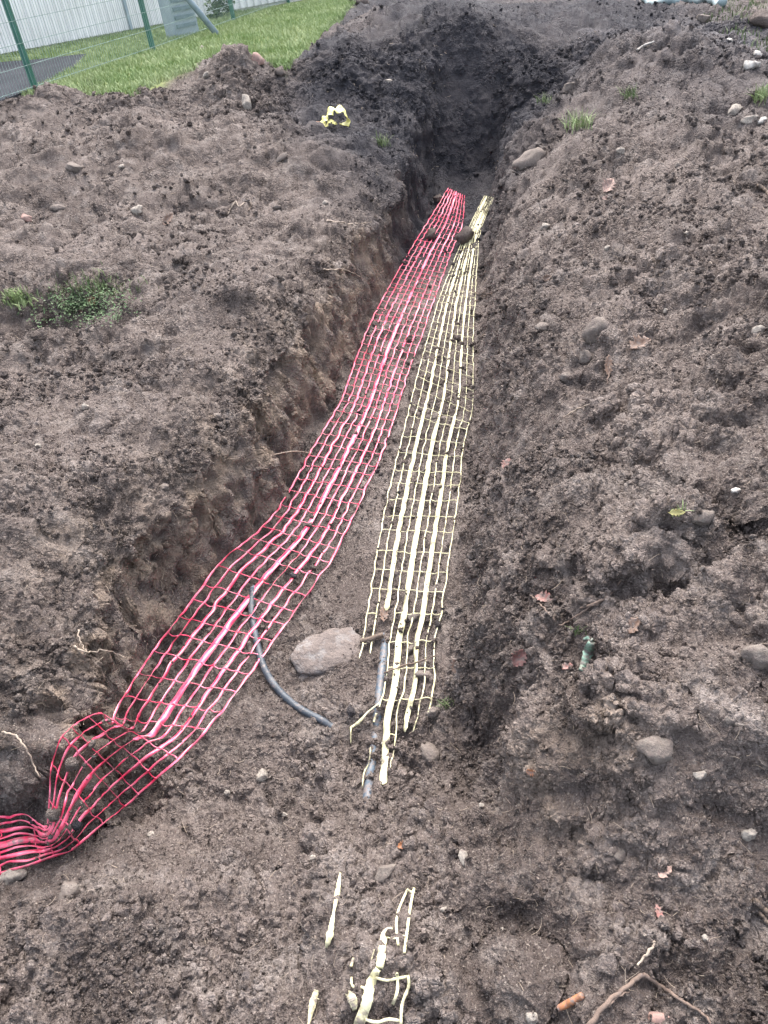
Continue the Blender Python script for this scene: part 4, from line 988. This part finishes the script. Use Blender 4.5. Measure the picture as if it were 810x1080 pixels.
# corrugated shed wall
WA, WB = P(74, 46, LZ)[:2], P(298, 3, LZ)[:2]; wd_ = (WB - WA) / np.linalg.norm(WB - WA); wn = np.array([wd_[1], -wd_[0]])
wt = empty('corrugated_shed', (WA[0], WA[1], LZ)); off = np.array(wt.location)
tag(wt, 'long white shed wall of corrugated metal sheets behind the fence', 'shed')
def cladding(s0, s1, pitch, depth, zoff=0.0):
    xs, ds = [], []; x = s0
    while x < s1:
        for f, d_ in ((0, 0), (.42, 0), (.5, 1), (.92, 1)): xs.append(x + f * pitch); ds.append(d_ * depth + zoff)
        x += pitch
    xs, ds = np.array(xs), np.array(ds); base = WA[None] + wd_[None] * xs[:, None] + wn[None] * ds[:, None]; n = len(xs)
    V = np.vstack([np.c_[base, np.full(n, LZ + .04)], np.c_[base, np.full(n, LZ + 2.7)]]); F = [[i, i + 1, n + i + 1, n + i] for i in range(n - 1)]
    return V, F
s_r = np.linalg.norm(P(238, 14, LZ)[:2] - WA)
for s0, s1, pt, dp, zo in ((-9.0, -3.0, .13, .022, 0), (-2.99, 1.2, .13, .022, 0), (1.21, s_r, .13, .022, 0.004), (s_r + .02, s_r + 3.2, .17, .04, .01)):
    V, F = cladding(s0, s1, pt, dp, zo); mj('cladding_sheet', [(V, F)], MAT['cladding'], wt, off, smooth=False)
c_ = WA + wd_ * (s_r - 3.0 + 0.1) - wn * .12
mj('back_wall', [boxm((c_[0], c_[1], LZ - .1), 12.4, .16, 2.8, math.atan2(wd_[1], wd_[0]))], MAT['cladding'], wt, off, smooth=False)
for i, sx in enumerate((-3.0, 1.2, s_r)):
    c_ = WA + wd_ * sx + wn * .045; mj('joint_strip', [boxm((c_[0], c_[1], LZ + .03), .05, .03, 2.68, math.atan2(wd_[1], wd_[0]))], MAT['cabinet_grey'], wt, off, smooth=False)
# cabinet in front of it
cb = P(190, 38, LZ); ang = math.atan2(wd_[1], wd_[0]); cb2 = cb[:2] + wn * .1
ce = empty('utility_cabinet', (cb2[0], cb2[1], LZ)); tag(ce, 'grey metal utility cabinet standing before the shed wall', 'cabinet')
mj('cabinet_body', [boxm((0, 0, -.02), .42, .3, .72, ang)], MAT['cabinet_grey'], ce, None, False)
mj('cabinet_roof', [boxm((0, 0, .702), .48, .36, .05, ang)], MAT['pole_grey'], ce, None, False)
for kq in range(5): mj('louvre', [boxm((wn[0] * .155, wn[1] * .155, .12 + kq * .11), .34, .02, .05, ang)], MAT['pole_grey'], ce, None, False)
# weeds along the wall
for (u, v, lb, hh) in ((46, 44, 'tall green weed growing against the shed wall behind the first post', .45), (232, 20, 'bushy green weed against the shed beside the leaning pole', .35), (5, 56, 'low dark weed at the foot of the shed wall, left edge', .22)):
    c_ = P(u, v, LZ); r2 = np.random.default_rng(u); cen = [c_ + np.array([r2.normal() * .12, r2.normal() * .08, r2.uniform(0, hh)]) for _ in range(26)]
    root_ = empty('weed', tuple(c_)); tag(root_, lb, 'weed')
    o = leafy('foliage', cen, 500, .04, 'weed', None, None, u, .05, root_, np.array([.05, .05, .05])); o.location = tuple(np.array(cen).mean(0) - c_)
    prts = [tube(np.array([[r2.normal() * .02, r2.normal() * .02, -.03], (q - c_) * .5, (q - c_)]), [.006, .005, .003], 5) for q in cen[:8]]
    mj('stem', prts, MAT['weed'], root_)
